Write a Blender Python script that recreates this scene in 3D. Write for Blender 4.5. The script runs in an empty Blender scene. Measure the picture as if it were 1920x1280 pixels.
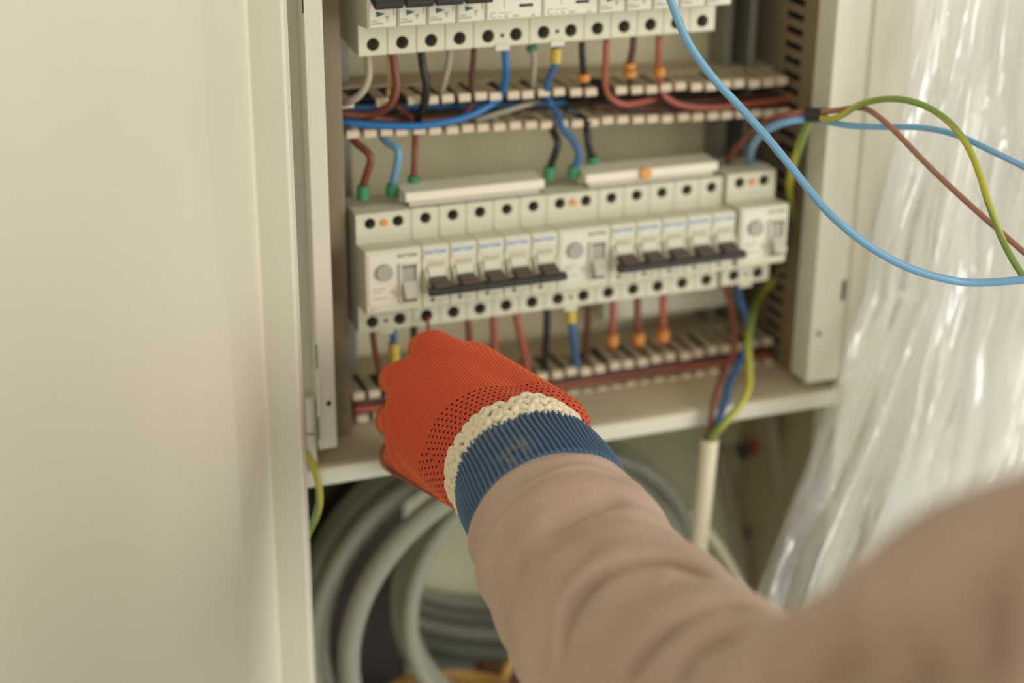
import bpy, bmesh, math, random
from mathutils import Vector, Matrix, Quaternion
from mathutils.bvhtree import BVHTree
import numpy as np

random.seed(7)
sc = bpy.context.scene
COL = sc.collection

# ------------------------------------------------------------------ camera
ROWS = [[0.9379502, -0.3466566, 0.0088684], [-0.1258733, -0.3641832, -0.9227819], [0.3231181, 0.8644072, -0.3852205]]
CAM = Vector((-0.2552062, -0.9275357, 0.3247011))
FPX = 3162.27
RX, RD, RF = (Vector(r) for r in ROWS)          # right, down, forward
cam = bpy.data.cameras.new('camera'); camo = bpy.data.objects.new('camera', cam); COL.objects.link(camo)
M = Matrix(((RX[0], -RD[0], -RF[0], CAM[0]), (RX[1], -RD[1], -RF[1], CAM[1]), (RX[2], -RD[2], -RF[2], CAM[2]), (0, 0, 0, 1)))
camo.matrix_world = M
cam.sensor_width = 36; cam.lens = FPX / 1920 * 36; cam.clip_start = 0.02
cam.dof.use_dof = True; cam.dof.focus_distance = 0.897; cam.dof.aperture_fstop = 3.0; cam.dof.aperture_blades = 9
sc.camera = camo

# ------------------------------------------------------------------ world, lights, exposure
w = bpy.data.worlds.new('world'); sc.world = w; w.use_nodes = True
bg = w.node_tree.nodes['Background']; bg.inputs[0].default_value = (0.99, 0.972, 0.90, 1); bg.inputs[1].default_value = 0.55

def area(name, loc, target, size, size_y, power, col):
    l = bpy.data.lights.new(name, 'AREA'); l.shape = 'RECTANGLE'; l.size = size; l.size_y = size_y; l.energy = power; l.color = col
    o = bpy.data.objects.new(name, l); COL.objects.link(o); o.location = loc
    o.rotation_euler = (Vector(target) - Vector(loc)).to_track_quat('-Z', 'Y').to_euler(); return o
area('window_light', (1.7, -1.9, 0.35), (0.1, 0, -0.08), 1.3, 2.2, 42, (1.0, 0.985, 0.945))
area('far_window_light', (-1.2, -2.2, 0.9), (0.1, 0, -0.1), 1.0, 1.2, 12, (1.0, 0.965, 0.89))

sc.view_settings.view_transform = 'Standard'; sc.view_settings.look = 'None'
sc.view_settings.gamma = 1.0; sc.view_settings.exposure = 0.0; sc.view_settings.use_curve_mapping = False

# ------------------------------------------------------------------ helpers
def at(px, py, y=None, d=None, x=None, z=None):
    """the world point that a line of sight meets at a given depth plane"""
    r = RX * ((px - 960) / FPX) + RD * ((py - 640) / FPX) + RF
    if d is not None: return CAM + r * d
    if y is not None: return CAM + r * ((y - CAM.y) / r.y)
    if x is not None: return CAM + r * ((x - CAM.x) / r.x)
    return CAM + r * ((z - CAM.z) / r.z)

def lin(r, g, b):
    f = lambda c: ((c / 255 + 0.055) / 1.055) ** 2.4 if c > 10 else c / 255 / 12.92
    return (f(r), f(g), f(b), 1)

def mat(name, rgb, rough=0.5, noise=0.0, nscale=200, bump=0.0, bscale=900, metallic=0.0, coat=0.0, spec=0.5, sheen=0.0):
    m = bpy.data.materials.new(name); m.use_nodes = True; nt = m.node_tree; N = nt.nodes; L = nt.links
    b = N['Principled BSDF']; c = lin(*rgb)
    b.inputs['Base Color'].default_value = c; b.inputs['Roughness'].default_value = rough
    b.inputs['Metallic'].default_value = metallic; b.inputs['Coat Weight'].default_value = coat
    b.inputs['Specular IOR Level'].default_value = spec
    if sheen: b.inputs['Sheen Weight'].default_value = sheen; b.inputs['Sheen Roughness'].default_value = 0.4
    tc = N.new('ShaderNodeTexCoord')
    if noise:
        n = N.new('ShaderNodeTexNoise'); n.inputs['Scale'].default_value = nscale; n.inputs['Detail'].default_value = 4
        L.new(tc.outputs['Object'], n.inputs['Vector'])
        mx = N.new('ShaderNodeMix'); mx.data_type = 'RGBA'
        mx.inputs[6].default_value = tuple(v * (1 - noise) for v in c[:3]) + (1,); mx.inputs[7].default_value = tuple(min(1, v * (1 + noise)) for v in c[:3]) + (1,)
        L.new(n.outputs['Fac'], mx.inputs[0]); L.new(mx.outputs[2], b.inputs['Base Color'])
    if bump:
        n2 = N.new('ShaderNodeTexNoise'); n2.inputs['Scale'].default_value = bscale; n2.inputs['Detail'].default_value = 3
        L.new(tc.outputs['Object'], n2.inputs['Vector'])
        bp = N.new('ShaderNodeBump'); bp.inputs['Strength'].default_value = bump; bp.inputs['Distance'].default_value = 0.0005
        L.new(n2.outputs['Fac'], bp.inputs['Height']); L.new(bp.outputs['Normal'], b.inputs['Normal'])
    return m

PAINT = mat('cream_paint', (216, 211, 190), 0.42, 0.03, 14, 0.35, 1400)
BROWN_SHADE = mat('brownish_shaded_paint', (136, 120, 92), 0.5, 0.05, 20, 0.2, 1200)  # shade of the cabinet's inner side is mixed into this brown
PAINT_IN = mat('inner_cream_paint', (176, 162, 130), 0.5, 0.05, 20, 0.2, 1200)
BACK = mat('back_plate_paint', (232, 222, 184), 0.55, 0.05, 18)
BACKLOW = mat('lower_back_grey_green', (232, 230, 196), 0.7, 0.07, 12)
SHELFTOP = mat('shaded_shelf_tan', (204, 190, 154), 0.7, 0.08, 40)  # the bar's top gets less light; that shade is in this tan
GALV = mat('galvanised_steel', (150, 150, 138), 0.4, 0.1, 120, metallic=0.6)
PLASTIC = mat('device_plastic', (213, 208, 182), 0.42, 0.02, 60)
LABELP = mat('device_front_print', (221, 217, 196), 0.4)
BLACKP = mat('black_plastic', (50, 44, 38), 0.35)
BROWNP = mat('brown_toggle', (86, 70, 58), 0.45)
GREYP = mat('grey_button', (170, 164, 150), 0.5)
GREYP2 = mat('light_grey_toggle', (196, 190, 172), 0.45)
DARK = mat('dark_recess', (34, 32, 28), 0.8)
SCREWM = mat('screw_metal', (96, 92, 84), 0.4, metallic=0.7)
BLUEINK = mat('blue_ink', (60, 128, 196), 0.6)
DARKINK = mat('olive_ink', (112, 108, 76), 0.6)
FAINTINK = mat('faint_ink', (176, 168, 134), 0.6)
GREENINK = mat('green_ink', (36, 92, 74), 0.6)
DUCTM = mat('duct_plastic', (184, 168, 136), 0.55, 0.05, 60)
DUCTTIP = mat('duct_tip_plastic', (216, 198, 168), 0.5)
ORANGEP = mat('orange_plastic', (222, 150, 62), 0.45)
BUSW = mat('busbar_white', (236, 228, 204), 0.35)
WHITEBLK = mat('pale_plastic', (230, 226, 204), 0.5)
W_BLUE = mat('wire_blue', (58, 104, 150), 0.35)
W_BRIGHT = mat('wire_bright_blue', (30, 108, 168), 0.35)
W_LBLUE = mat('wire_light_blue', (112, 160, 190), 0.3)
W_BROWN = mat('wire_brown', (128, 72, 54), 0.4)
W_DBROWN = mat('wire_dark_brown', (92, 56, 44), 0.45)
W_RED = mat('wire_red_brown', (168, 92, 72), 0.4)
W_LBROWN = mat('wire_light_brown', (152, 104, 80), 0.4)
W_BLACK = mat('wire_black', (38, 38, 36), 0.4)
W_GREY = mat('wire_grey', (172, 162, 140), 0.45)
W_TAN = mat('wire_tan', (206, 160, 112), 0.45)
F_GREEN = mat('ferrule_green', (62, 138, 96), 0.4)
F_YEL = mat('sleeve_yellow', (206, 180, 68), 0.4)
F_OR = mat('ferrule_orange', (206, 136, 62), 0.4)
TAPE = mat('black_tape', (22, 20, 19), 0.35)
CONDUIT = mat('grey_conduit', (142, 142, 124), 0.45, 0.05, 60)
CONDUIT_D = mat('dark_grey_conduit', (112, 112, 100), 0.5, 0.05, 60)
WCOND = mat('white_conduit', (226, 218, 186), 0.4)
WALLM = mat('wall_plaster', (248, 245, 234), 0.8, 0.03, 6, 0.3, 300)
REDP = mat('red_plastic', (176, 60, 36), 0.4)
YCOIL = mat('yellow_coil', (206, 160, 86), 0.5)
BROWNC = mat('brown_card', (110, 72, 50), 0.8, 0.1, 40)
PINKG = mat('pinkish_grey_pipe', (164, 150, 132), 0.6)
SKIN = mat('skin', (196, 150, 124), 0.5)

def stripe_mat():
    m = bpy.data.materials.new('wire_yellow_green'); m.use_nodes = True; N = m.node_tree.nodes; L = m.node_tree.links
    b = N['Principled BSDF']; b.inputs['Roughness'].default_value = 0.35
    uv = N.new('ShaderNodeUVMap'); uv.uv_map = 'UVMap'; sx = N.new('ShaderNodeSeparateXYZ'); L.new(uv.outputs[0], sx.inputs[0])
    r = N.new('ShaderNodeValToRGB'); r.color_ramp.interpolation = 'CONSTANT'
    r.color_ramp.elements[0].color = lin(176, 170, 56); r.color_ramp.elements[1].position = 0.5; r.color_ramp.elements[1].color = lin(122, 146, 66)
    fr = N.new('ShaderNodeMath'); fr.operation = 'FRACT'; L.new(sx.outputs[1], fr.inputs[0]); L.new(fr.outputs[0], r.inputs[0]); L.new(r.outputs[0], b.inputs['Base Color']); return m
W_YG = stripe_mat()

def meshobj(name, me, mats, parent=None, loc=None):
    o = bpy.data.objects.new(name, me); COL.objects.link(o)
    if not isinstance(mats, (list, tuple)): mats = [mats]
    if len(me.materials) == 0:
        for m in mats: me.materials.append(m)
    if parent is not None: o.parent = parent
    if loc is not None: o.location = loc
    return o

def obj(name, bm, mats, parent=None, loc=None, smooth=False, bevel=0.0):
    me = bpy.data.meshes.new(name); bmesh.ops.recalc_face_normals(bm, faces=bm.faces)
    bm.to_mesh(me); bm.free()
    if smooth: me.shade_smooth()
    o = meshobj(name, me, mats, parent, loc)
    if bevel:
        b = o.modifiers.new('bevel', 'BEVEL'); b.width = bevel; b.segments = 2; b.limit_method = 'ANGLE'; b.angle_limit = math.radians(35)
    return o

def tag(o, label, cat, group=None, kind=None):
    o['label'] = label; o['category'] = cat
    if group: o['group'] = group
    if kind: o['kind'] = kind
    return o

def thing(name, label, cat, loc=(0, 0, 0), group=None):
    o = bpy.data.objects.new(name, None); COL.objects.link(o); o.location = loc; o.empty_display_size = 0.01
    return tag(o, label, cat, group)

def copy_tree(o, parent=None):
    c = o.copy(); COL.objects.link(c); c.parent = parent
    for ch in list(o.children): copy_tree(ch, c)
    return c

def box(bm, x0, x1, y0, y1, z0, z1, mi=0):
    v = [bm.verts.new((x, y, z)) for x in (x0, x1) for y in (y0, y1) for z in (z0, z1)]
    for f in ((0, 1, 3, 2), (4, 6, 7, 5), (0, 4, 5, 1), (2, 3, 7, 6), (0, 2, 6, 4), (1, 5, 7, 3)):
        bm.faces.new([v[i] for i in f]).material_index = mi
    return v

def boxobj(name, b, m, parent=None, bevel=0.0, loc=None):
    bm = bmesh.new(); box(bm, *b); return obj(name, bm, m, parent, loc, bevel=bevel)

def prism(bm, poly, x0, x1):
    """polygon in (y,z) pulled along x"""
    a = [bm.verts.new((x0, y, z)) for y, z in poly]; b = [bm.verts.new((x1, y, z)) for y, z in poly]
    bm.faces.new(a); bm.faces.new(b[::-1]); n = len(poly)
    for i in range(n): bm.faces.new((a[i], b[i], b[(i + 1) % n], a[(i + 1) % n]))

def cyl(bm, c, axis, r, h, seg=20, r2=None):
    """cylinder from point c along axis"""
    r2 = r if r2 is None else r2
    q = Vector(axis).normalized().to_track_quat('Z', 'Y'); c = Vector(c)
    A = [bm.verts.new(c + q @ Vector((r * math.cos(2 * math.pi * i / seg), r * math.sin(2 * math.pi * i / seg), 0))) for i in range(seg)]
    B = [bm.verts.new(c + q @ Vector((r2 * math.cos(2 * math.pi * i / seg), r2 * math.sin(2 * math.pi * i / seg), h))) for i in range(seg)]
    bm.faces.new(A[::-1]); bm.faces.new(B)
    for i in range(seg): bm.faces.new((A[i], A[(i + 1) % seg], B[(i + 1) % seg], B[i]))

def catmull(pts, n=8):
    P = [Vector(p) for p in pts]; P = [P[0] * 2 - P[1]] + P + [P[-1] * 2 - P[-2]]; out = []
    for i in range(1, len(P) - 2):
        for k in range(n):
            t = k / n; a, b, c, d = P[i - 1], P[i], P[i + 1], P[i + 2]
            out.append(0.5 * ((2 * b) + (c - a) * t + (2 * a - 5 * b + 4 * c - d) * t * t + (3 * b - a - 3 * c + d) * t ** 3))
    out.append(P[-2]); return out

def frames(path):
    T = [(path[min(i + 1, len(path) - 1)] - path[max(i - 1, 0)]).normalized() for i in range(len(path))]
    up = Vector((0, 0, 1)) if abs(T[0].z) < 0.9 else Vector((0, 1, 0))
    N = [(up - T[0] * up.dot(T[0])).normalized()]
    for i in range(1, len(T)):
        v = N[-1] - T[i] * N[-1].dot(T[i]); N.append(v.normalized())
    return T, N, [t.cross(n) for t, n in zip(T, N)]

def tube_mesh(name, path, r, seg=12, closed=False, ridge=0.0, pitch=0.0):
    bm = bmesh.new(); uvl = bm.loops.layers.uv.new('UVMap'); T, N, B = frames(path); rings = []; L = [0]
    for i in range(1, len(path)): L.append(L[-1] + (path[i] - path[i - 1]).length)
    for i, p in enumerate(path):
        rr = r(i / (len(path) - 1)) if callable(r) else r
        if ridge: rr += ridge * (0.5 + 0.5 * math.sin(2 * math.pi * L[i] / pitch))
        rings.append([bm.verts.new(p + N[i] * (rr * math.cos(2 * math.pi * k / seg)) + B[i] * (rr * math.sin(2 * math.pi * k / seg))) for k in range(seg)])
    for i in range(len(rings) - 1):
        for k in range(seg):
            f = bm.faces.new((rings[i][k], rings[i][(k + 1) % seg], rings[i + 1][(k + 1) % seg], rings[i + 1][k])); f.smooth = True
            for lp, (u, v) in zip(f.loops, ((L[i], k / seg), (L[i], (k + 1) / seg), (L[i + 1], (k + 1) / seg), (L[i + 1], k / seg))): lp[uvl].uv = (u, v + 9 * u)
    bm.faces.new(rings[0][::-1]); bm.faces.new(rings[-1])
    me = bpy.data.meshes.new(name); bm.to_mesh(me); bm.free(); return me

def tube(name, pts, r, m, parent=None, n=8, seg=12, **k):
    return meshobj(name, tube_mesh(name, catmull(pts, n), r, seg, **k), m, parent)

def wire(label, m, pts, r=0.0021, group=None, cat='wire', name='wire', yy=None):
    P = [at(p[0], p[1], y=(p[2] if len(p) > 2 else yy)) if (len(p) > 2 or yy is not None) else p for p in pts]
    o = tube(name, P, r, m); return tag(o, label, cat, group)

def sleeve_on(o, a, b, y, r, m, name='ferrule', label=None):
    A = at(a[0], a[1], y=y); Bp = at(b[0], b[1], y=y); bm = bmesh.new(); d = Bp - A
    cyl(bm, A, d, r, d.length, 16); c = obj(name, bm, m, o, smooth=False, bevel=0.0004)
    if label: c['label'] = label
    return c

def text(name, s, size, m, parent, loc, cache={}):
    key = (s, size, m.name)
    if key not in cache:
        c = bpy.data.curves.new(name, 'FONT'); c.body = s; c.size = size; c.align_x = 'CENTER'; c.align_y = 'CENTER'
        c.materials.append(m); c.resolution_u = 3; c.extrude = 0.00004; c.offset = size * 0.018; c.space_character = 1.15
        to = bpy.data.objects.new('t', c); COL.objects.link(to); dg = bpy.context.evaluated_depsgraph_get(); dg.update()
        me = bpy.data.meshes.new_from_object(to.evaluated_get(dg)); bpy.data.objects.remove(to); me.name = name; cache[key] = me
    o = bpy.data.objects.new(name, cache[key]); COL.objects.link(o); o.parent = parent; o.location = loc; o.rotation_euler = (math.pi / 2, 0, 0); return o

# ------------------------------------------------------------------ the room's wall
def structure(o, label=None):
    o['kind'] = 'structure'
    if label: o['label'] = label
    return o
structure(boxobj('wall_right', (0.352, 1.6, -0.012, 0.10, -0.9, 0.9), WALLM), 'bright plaster wall right of the cabinet behind the plastic film')
structure(boxobj('wall_left', (-1.3, -0.062, 0.03, 0.14, -0.9, 0.9), WALLM), 'plaster wall left of the cabinet behind its open door')
structure(boxobj('wall_back', (-1.3, 1.6, 0.20, 0.24, -0.9, 0.9), WALLM), 'wall behind the cabinet')

# ------------------------------------------------------------------ cabinet
FY = -0.03
cab = thing('electrical_cabinet', 'cream painted metal electrical cabinet with open door and cross bar', 'cabinet', (0.13, 0, -0.535))
cab_parts = []
def cpart(name, b, m, bevel=0.0008, label=None):
    o = boxobj(name, b, m, None, bevel); cab_parts.append(o)
    if label: o['label'] = label
    return o
# frame of the upper opening
bm = bmesh.new()
prism(bm, [(-0.0415, 0), (-0.032, 0)], 0, 0) if False else None
box(bm, -0.0415, -0.032, FY, -0.012, -0.1293, 0.32); box(bm, -0.0430, -0.0415, FY - 0.0015, -0.012, -0.1293, 0.32)
cab_parts.append(obj('frame_upright', bm, PAINT, bevel=0.0006)); cab_parts[-1]['label'] = 'narrow left frame upright'
cpart('side_flange', (-0.056, -0.0425, -0.017, -0.010, -0.147, 0.32), PAINT)
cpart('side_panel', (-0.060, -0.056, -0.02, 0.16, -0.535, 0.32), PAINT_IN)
# right front frame: stepped profile with shallow grooves, pulled along z
bm = bmesh.new()
prof = [(0.291, FY), (0.3145, FY), (0.3155, FY + 0.0025), (0.3175, FY + 0.0025), (0.3185, FY), (0.330, FY - 0.001), (0.331, FY + 0.001), (0.348, FY + 0.002), (0.350, FY + 0.006), (0.350, -0.008), (0.291, -0.008)]
a = [bm.verts.new((x, y, -0.1345)) for x, y in prof]; b = [bm.verts.new((x, y, 0.32)) for x, y in prof]
bm.faces.new(a); bm.faces.new(b[::-1])
for i in range(len(prof)): bm.faces.new((a[i], a[(i + 1) % len(prof)], b[(i + 1) % len(prof)], b[i]))
cab_parts.append(obj('frame_upright', bm, PAINT, bevel=0.0005)); cab_parts[-1]['label'] = 'wide grooved right frame upright'
cpart('lower_upright', (0.318, 0.350, FY + 0.002, 0.0, -0.535, -0.1345), PAINT)
# right inner wall with a column of slots (a ladder of strips)
cpart('inner_wall', (0.297, 0.2995, -0.012, 0.020, -0.143, 0.32), BROWN_SHADE)
cpart('inner_wall', (0.297, 0.2995, 0.044, 0.086, -0.143, 0.32), BROWN_SHADE)
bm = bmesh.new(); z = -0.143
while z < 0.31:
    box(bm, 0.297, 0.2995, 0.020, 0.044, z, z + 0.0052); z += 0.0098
cab_parts.append(obj('slotted_strip', bm, BROWN_SHADE)); cab_parts[-1]['label'] = 'column of punched slots'
cpart('slot_backing', (0.312, 0.314, 0.0, 0.08, -0.143, 0.32), DARK)
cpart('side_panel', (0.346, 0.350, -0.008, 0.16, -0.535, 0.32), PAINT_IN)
# uprights that carry the rails
cpart('mounting_upright', (-0.0235, -0.0125, 0.008, 0.030, -0.1425, 0.32), BROWN_SHADE, label='brownish left mounting upright')
cpart('mounting_upright', (0.262, 0.268, 0.060, 0.083, -0.143, 0.32), GALV)
cpart('mounting_upright', (0.2755, 0.280, 0.050, 0.083, -0.143, 0.32), GALV)
cpart('mounting_upright', (-0.012, 0.006, 0.060, 0.084, -0.143, 0.32), GALV)
cpart('back_plate', (-0.056, 0.30, 0.0845, 0.087, -0.143, 0.32), BACK)
cpart('lower_back_plate', (-0.056, 0.346, 0.155, 0.158, -0.535, -0.154), BACKLOW)
cpart('bottom_plate', (-0.056, 0.346, -0.02, 0.155, -0.533, -0.529), BACKLOW)
# cross bar (shelf)
bm = bmesh.new(); box(bm, -0.056, 0.318, FY, 0.086, -0.1435, -0.142)
cab_parts.append(obj('shelf_plate', bm, SHELFTOP)); cab_parts[-1]['label'] = 'shade-toned tan top of the cross bar'
bm = bmesh.new(); prism(bm, [(FY + 0.002, -0.1418), (FY, -0.1435), (FY - 0.0005, -0.1530), (FY + 0.001, -0.1545), (FY + 0.006, -0.1545), (FY + 0.006, -0.1418)], -0.0545, 0.3165)
cab_parts.append(obj('cross_bar', bm, PAINT, bevel=0.0006)); cab_parts[-1]['label'] = 'bright front lip of the cross bar'
bm = bmesh.new(); cyl(bm, (-0.0365, FY + 0.0002, -0.0995), (0, -1, 0), 0.0016, 0.0006, 12); cab_parts.append(obj('screw', bm, DARK))
bm = bmesh.new(); cyl(bm, at(1535, 625, y=FY), (0, -1, 0), 0.0016, 0.0006, 12); cab_parts.append(obj('screw', bm, SCREWM))
for p0, p1 in (((566, -5), (566, 24)), ((592, 645), (592, 690)), ((596, 780), (596, 822))):
    A = at(*p0, y=-0.0305); Bq = at(*p1, y=-0.0305); cpart('slot', (A.x - 0.0003, A.x + 0.0003, -0.0318, -0.0312, Bq.z, A.z), DARK, 0)
A = at(1583, 545, y=FY - 0.001); cpart('slot', (A.x - 0.0012, A.x + 0.0012, FY - 0.0004, FY + 0.004, A.z - 0.007, A.z + 0.007), DARK, 0)
# hinge below the left frame
bm = bmesh.new(); cyl(bm, (-0.0465, -0.024, -0.147), (0, 0, 1), 0.003, 0.026, 14); cab_parts.append(obj('hinge', bm, PAINT, smooth=False))
bm = bmesh.new(); cyl(bm, (-0.0465, -0.024, -0.119), (0, 0, 1), 0.003, 0.022, 14); cab_parts.append(obj('hinge', bm, PAINT, smooth=False))
# DIN rails
for zc in (0.0315 - 0.0635, 0.108 + 0.0315):
    bm = bmesh.new(); prism(bm, [(0.0505, zc - 0.0175), (0.0515, zc - 0.0175), (0.0515, zc - 0.013), (0.059, zc - 0.0125), (0.059, zc + 0.0125), (0.0515, zc + 0.013), (0.0515, zc + 0.0175), (0.0505, zc + 0.0175), (0.0505, zc + 0.012), (0.058, zc + 0.0115), (0.058, zc - 0.0115), (0.0505, zc - 0.012)], -0.012, 0.282)
    cab_parts.append(obj('din_rail', bm, GALV))
# door, open about 115 degrees: extruded profile in (t along door, n towards its inside)
dd = Vector((-math.sin(math.radians(25)), -math.cos(math.radians(25)))); dn = Vector((-dd.y, dd.x))
corner = Vector((-0.0632, -0.0715)); H0 = corner - dd * 0.012 - dn * 0.020
def t_at(px, n):        # where a sight line meets the door's inner face raised by n
    r = RX * ((px - 960) / FPX) + RF; o = H0 + dn * n - Vector((CAM.x, CAM.y)); den = r.x * dd.y - r.y * dd.x
    return (r.y * o.x - r.x * o.y) / den
tl = t_at(418, 0.013)
prof = [(0.0, -0.004), (0.0, 0.0185), (0.0015, 0.020), (0.0108, 0.0200), (0.012, 0.0188), (0.013, 0.0015), (0.0145, 0.0), (tl - 0.020, 0.009), (tl - 0.006, 0.0105), (tl, 0.013), (tl + 0.006, 0.0140), (0.62, 0.0140), (0.62, -0.004)]
bm = bmesh.new(); vs = []
for z in (-0.55, 0.34):
    vs.append([bm.verts.new((*(H0 + dd * t + dn * n), z)) for t, n in prof])
bm.faces.new(vs[0]); bm.faces.new(vs[1][::-1])
for i in range(len(prof)): j = (i + 1) % len(prof); bm.faces.new((vs[0][i], vs[0][j], vs[1][j], vs[1][i]))
door = obj('door', bm, PAINT, bevel=0.0007); door['label'] = 'cream door leaf swung open to the left'; cab_parts.append(door)
# the lining sheet is a little wider on the lower half of the door, with a chamfered corner
bm = bmesh.new(); t0 = t_at(434, 0.0142); pl = [(tl + 0.02, 0.056), (tl + 0.004, 0.052), (t0, 0.030), (t0, -0.5), (tl + 0.02, -0.5)]
a = [bm.verts.new((*(H0 + dd * t + dn * 0.0060), z)) for t, z in pl]; b = [bm.verts.new((*(H0 + dd * t + dn * 0.01405), z)) for t, z in pl]
bm.faces.new(a); bm.faces.new(b[::-1])
for i in range(len(pl)): j = (i + 1) % len(pl); bm.faces.new((a[i], a[j], b[j], b[i]))
o = obj('lining_edge', bm, PAINT, bevel=0.001); cab_parts.append(o)
for o in cab_parts:
    o.parent = cab; o.matrix_parent_inverse = Matrix.Translation(cab.location).inverted()

# ------------------------------------------------------------------ modular devices
MOD = 0.0175
def plate_hole(bm, x0, x1, z0, z1, y, cx, cz, r, depth, seg=32):
    """a face at y with a round hole, and the hole's tube going in"""
    P = []
    for k in range(seg):
        a = 2 * math.pi * k / seg; c, s = math.cos(a), math.sin(a)
        tx = ((x1 - cx) / c if c > 1e-6 else (x0 - cx) / c if c < -1e-6 else 1e9); tz = ((z1 - cz) / s if s > 1e-6 else (z0 - cz) / s if s < -1e-6 else 1e9)
        t = min(tx, tz); P.append([cx + c * t, cz + s * t])
    for X in (x0, x1):
        for Z in (z0, z1):
            i = min(range(seg), key=lambda q: (P[q][0] - X) ** 2 + (P[q][1] - Z) ** 2); P[i] = [X, Z]
    O = [bm.verts.new((p[0], y, p[1])) for p in P]
    I = [bm.verts.new((cx + r * math.cos(2 * math.pi * k / seg), y, cz + r * math.sin(2 * math.pi * k / seg))) for k in range(seg)]
    D = [bm.verts.new((cx + r * .93 * math.cos(2 * math.pi * k / seg), y + depth, cz + r * .93 * math.sin(2 * math.pi * k / seg))) for k in range(seg)]
    for k in range(seg):
        j = (k + 1) % seg; bm.faces.new((O[k], I[k], I[j], O[j])); f = bm.faces.new((I[k], D[k], D[j], I[j])); f.material_index = 1
    f = bm.faces.new(D); f.material_index = 1

HOLEM = mat('terminal_hole', (128, 122, 98), 0.6)
def body_mesh(n, row1=False):
    W = n * MOD - 0.0005; bm = bmesh.new()
    P = [(0.047, -0.003), (0.012, -0.0063), (0, -0.0063), (0, 0.0125), (-0.019, 0.0131), (-0.020, 0.0141), (-0.020, 0.0520), (-0.0185, 0.0532), (0, 0.0512), (0, 0.0698), (0.012, 0.0705), (0.047, 0.066)]
    a = [bm.verts.new((0, y, z)) for y, z in P]; b = [bm.verts.new((W, y, z)) for y, z in P]; bm.faces.new(a); bm.faces.new(b[::-1])
    for i in range(len(P)):
        if i in (2, 8): continue
        j = (i + 1) % len(P); bm.faces.new((a[i], b[i], b[j], a[j]))
    for k in range(n):
        x0 = k * MOD if k else 0; x1 = (k + 1) * MOD if k < n - 1 else W
        cx = (k + 0.5) * MOD - (0.0002 if n == 1 else 0)
        plate_hole(bm, x0, x1, -0.0063, 0.0125, 0, cx, 0, 0.0037, 0.0085); plate_hole(bm, x0, x1, 0.0512, 0.0698, 0, cx, 0.0635, 0.0033, 0.009)
    bmesh.ops.remove_doubles(bm, verts=bm.verts, dist=1e-6); return bm

def screw_bm(cx, cz):
    bm = bmesh.new(); cyl(bm, (cx, 0.0088, cz), (0, -1, 0), 0.0026, 0.0012, 14)
    box(bm, cx - 0.0022, cx + 0.0022, 0.0072, 0.0077, cz - 0.0004, cz + 0.0004); return bm

def mk_mcb():
    t = thing('circuit_breaker', 'x', 'breaker')
    obj('housing', body_mesh(1), [PLASTIC, HOLEM], t, bevel=0.0005)
    W = MOD
    boxobj('front_label', (0.0012, W - 0.0017, -0.0206, -0.0199, 0.0445, 0.0512), LABELP, t, 0.0002)
    text('brand_text', 'EATON', 0.0035, BLUEINK, t, (W / 2 - 0.0005, -0.02075, 0.0488))
    bm = bmesh.new(); box(bm, 0.0035, 0.0140, -0.0204, -0.0199, 0.0408, 0.0418); obj('print_line', bm, FAINTINK, t)
    # toggle housing: curved raised slide
    bm = bmesh.new(); prism(bm, [(-0.0195, 0.0250), (-0.0228, 0.0270), (-0.0243, 0.0310), (-0.0238, 0.0365), (-0.0220, 0.0396), (-0.0195, 0.0402)], 0.0030, 0.0140)
    obj('toggle_housing', bm, PLASTIC, t, bevel=0.0005)
    for x0 in (0.0010, 0.0144):
        bm = bmesh.new(); prism(bm, [(-0.0195, 0.0215), (-0.0235, 0.0245), (-0.0248, 0.0310), (-0.0235, 0.0370), (-0.0195, 0.0395)], x0, x0 + 0.0014); obj('slide_rib', bm, PLASTIC, t, bevel=0.0003)
    bm = bmesh.new(); prism(bm, [(-0.023, 0.0300), (-0.0342, 0.0290), (-0.0346, 0.0320), (-0.0325, 0.0333), (-0.0245, 0.0347)], 0.0034, 0.0136)
    tg = obj('toggle', bm, BROWNP, t, bevel=0.0005)
    bm = bmesh.new(); prism(bm, [(-0.030, 0.0262), (-0.0350, 0.0262), (-0.0368, 0.0275), (-0.0368, 0.0300), (-0.0352, 0.0312), (-0.030, 0.0308)], -0.0001, W - 0.0002)
    obj('toggle_bar', bm, BLACKP, tg, bevel=0.0004)
    bm = bmesh.new(); a = [bm.verts.new(v) for v in ((0.0050, -0.0204, 0.0192), (0.0078, -0.0204, 0.0192), (0.0064, -0.0204, 0.0160))]; b = [bm.verts.new(v.co + Vector((0, 0.0006, 0))) for v in a]
    bm.faces.new(a); bm.faces.new(b[::-1]); [bm.faces.new((a[i], b[i], b[(i + 1) % 3], a[(i + 1) % 3])) for i in range(3)]
    obj('indicator_mark', bm, GREENINK, t)
    bm = bmesh.new(); box(bm, 0.0088, 0.0145, -0.0203, -0.0199, 0.0172, 0.0176); box(bm, 0.0088, 0.0130, -0.0203, -0.0199, 0.0155, 0.0159); obj('print_line', bm, FAINTINK, t)
    obj('terminal_screw', screw_bm(MOD / 2, 0), SCREWM, t); obj('terminal_screw', screw_bm(MOD / 2, 0.0635), SCREWM, t)
    return t

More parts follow.
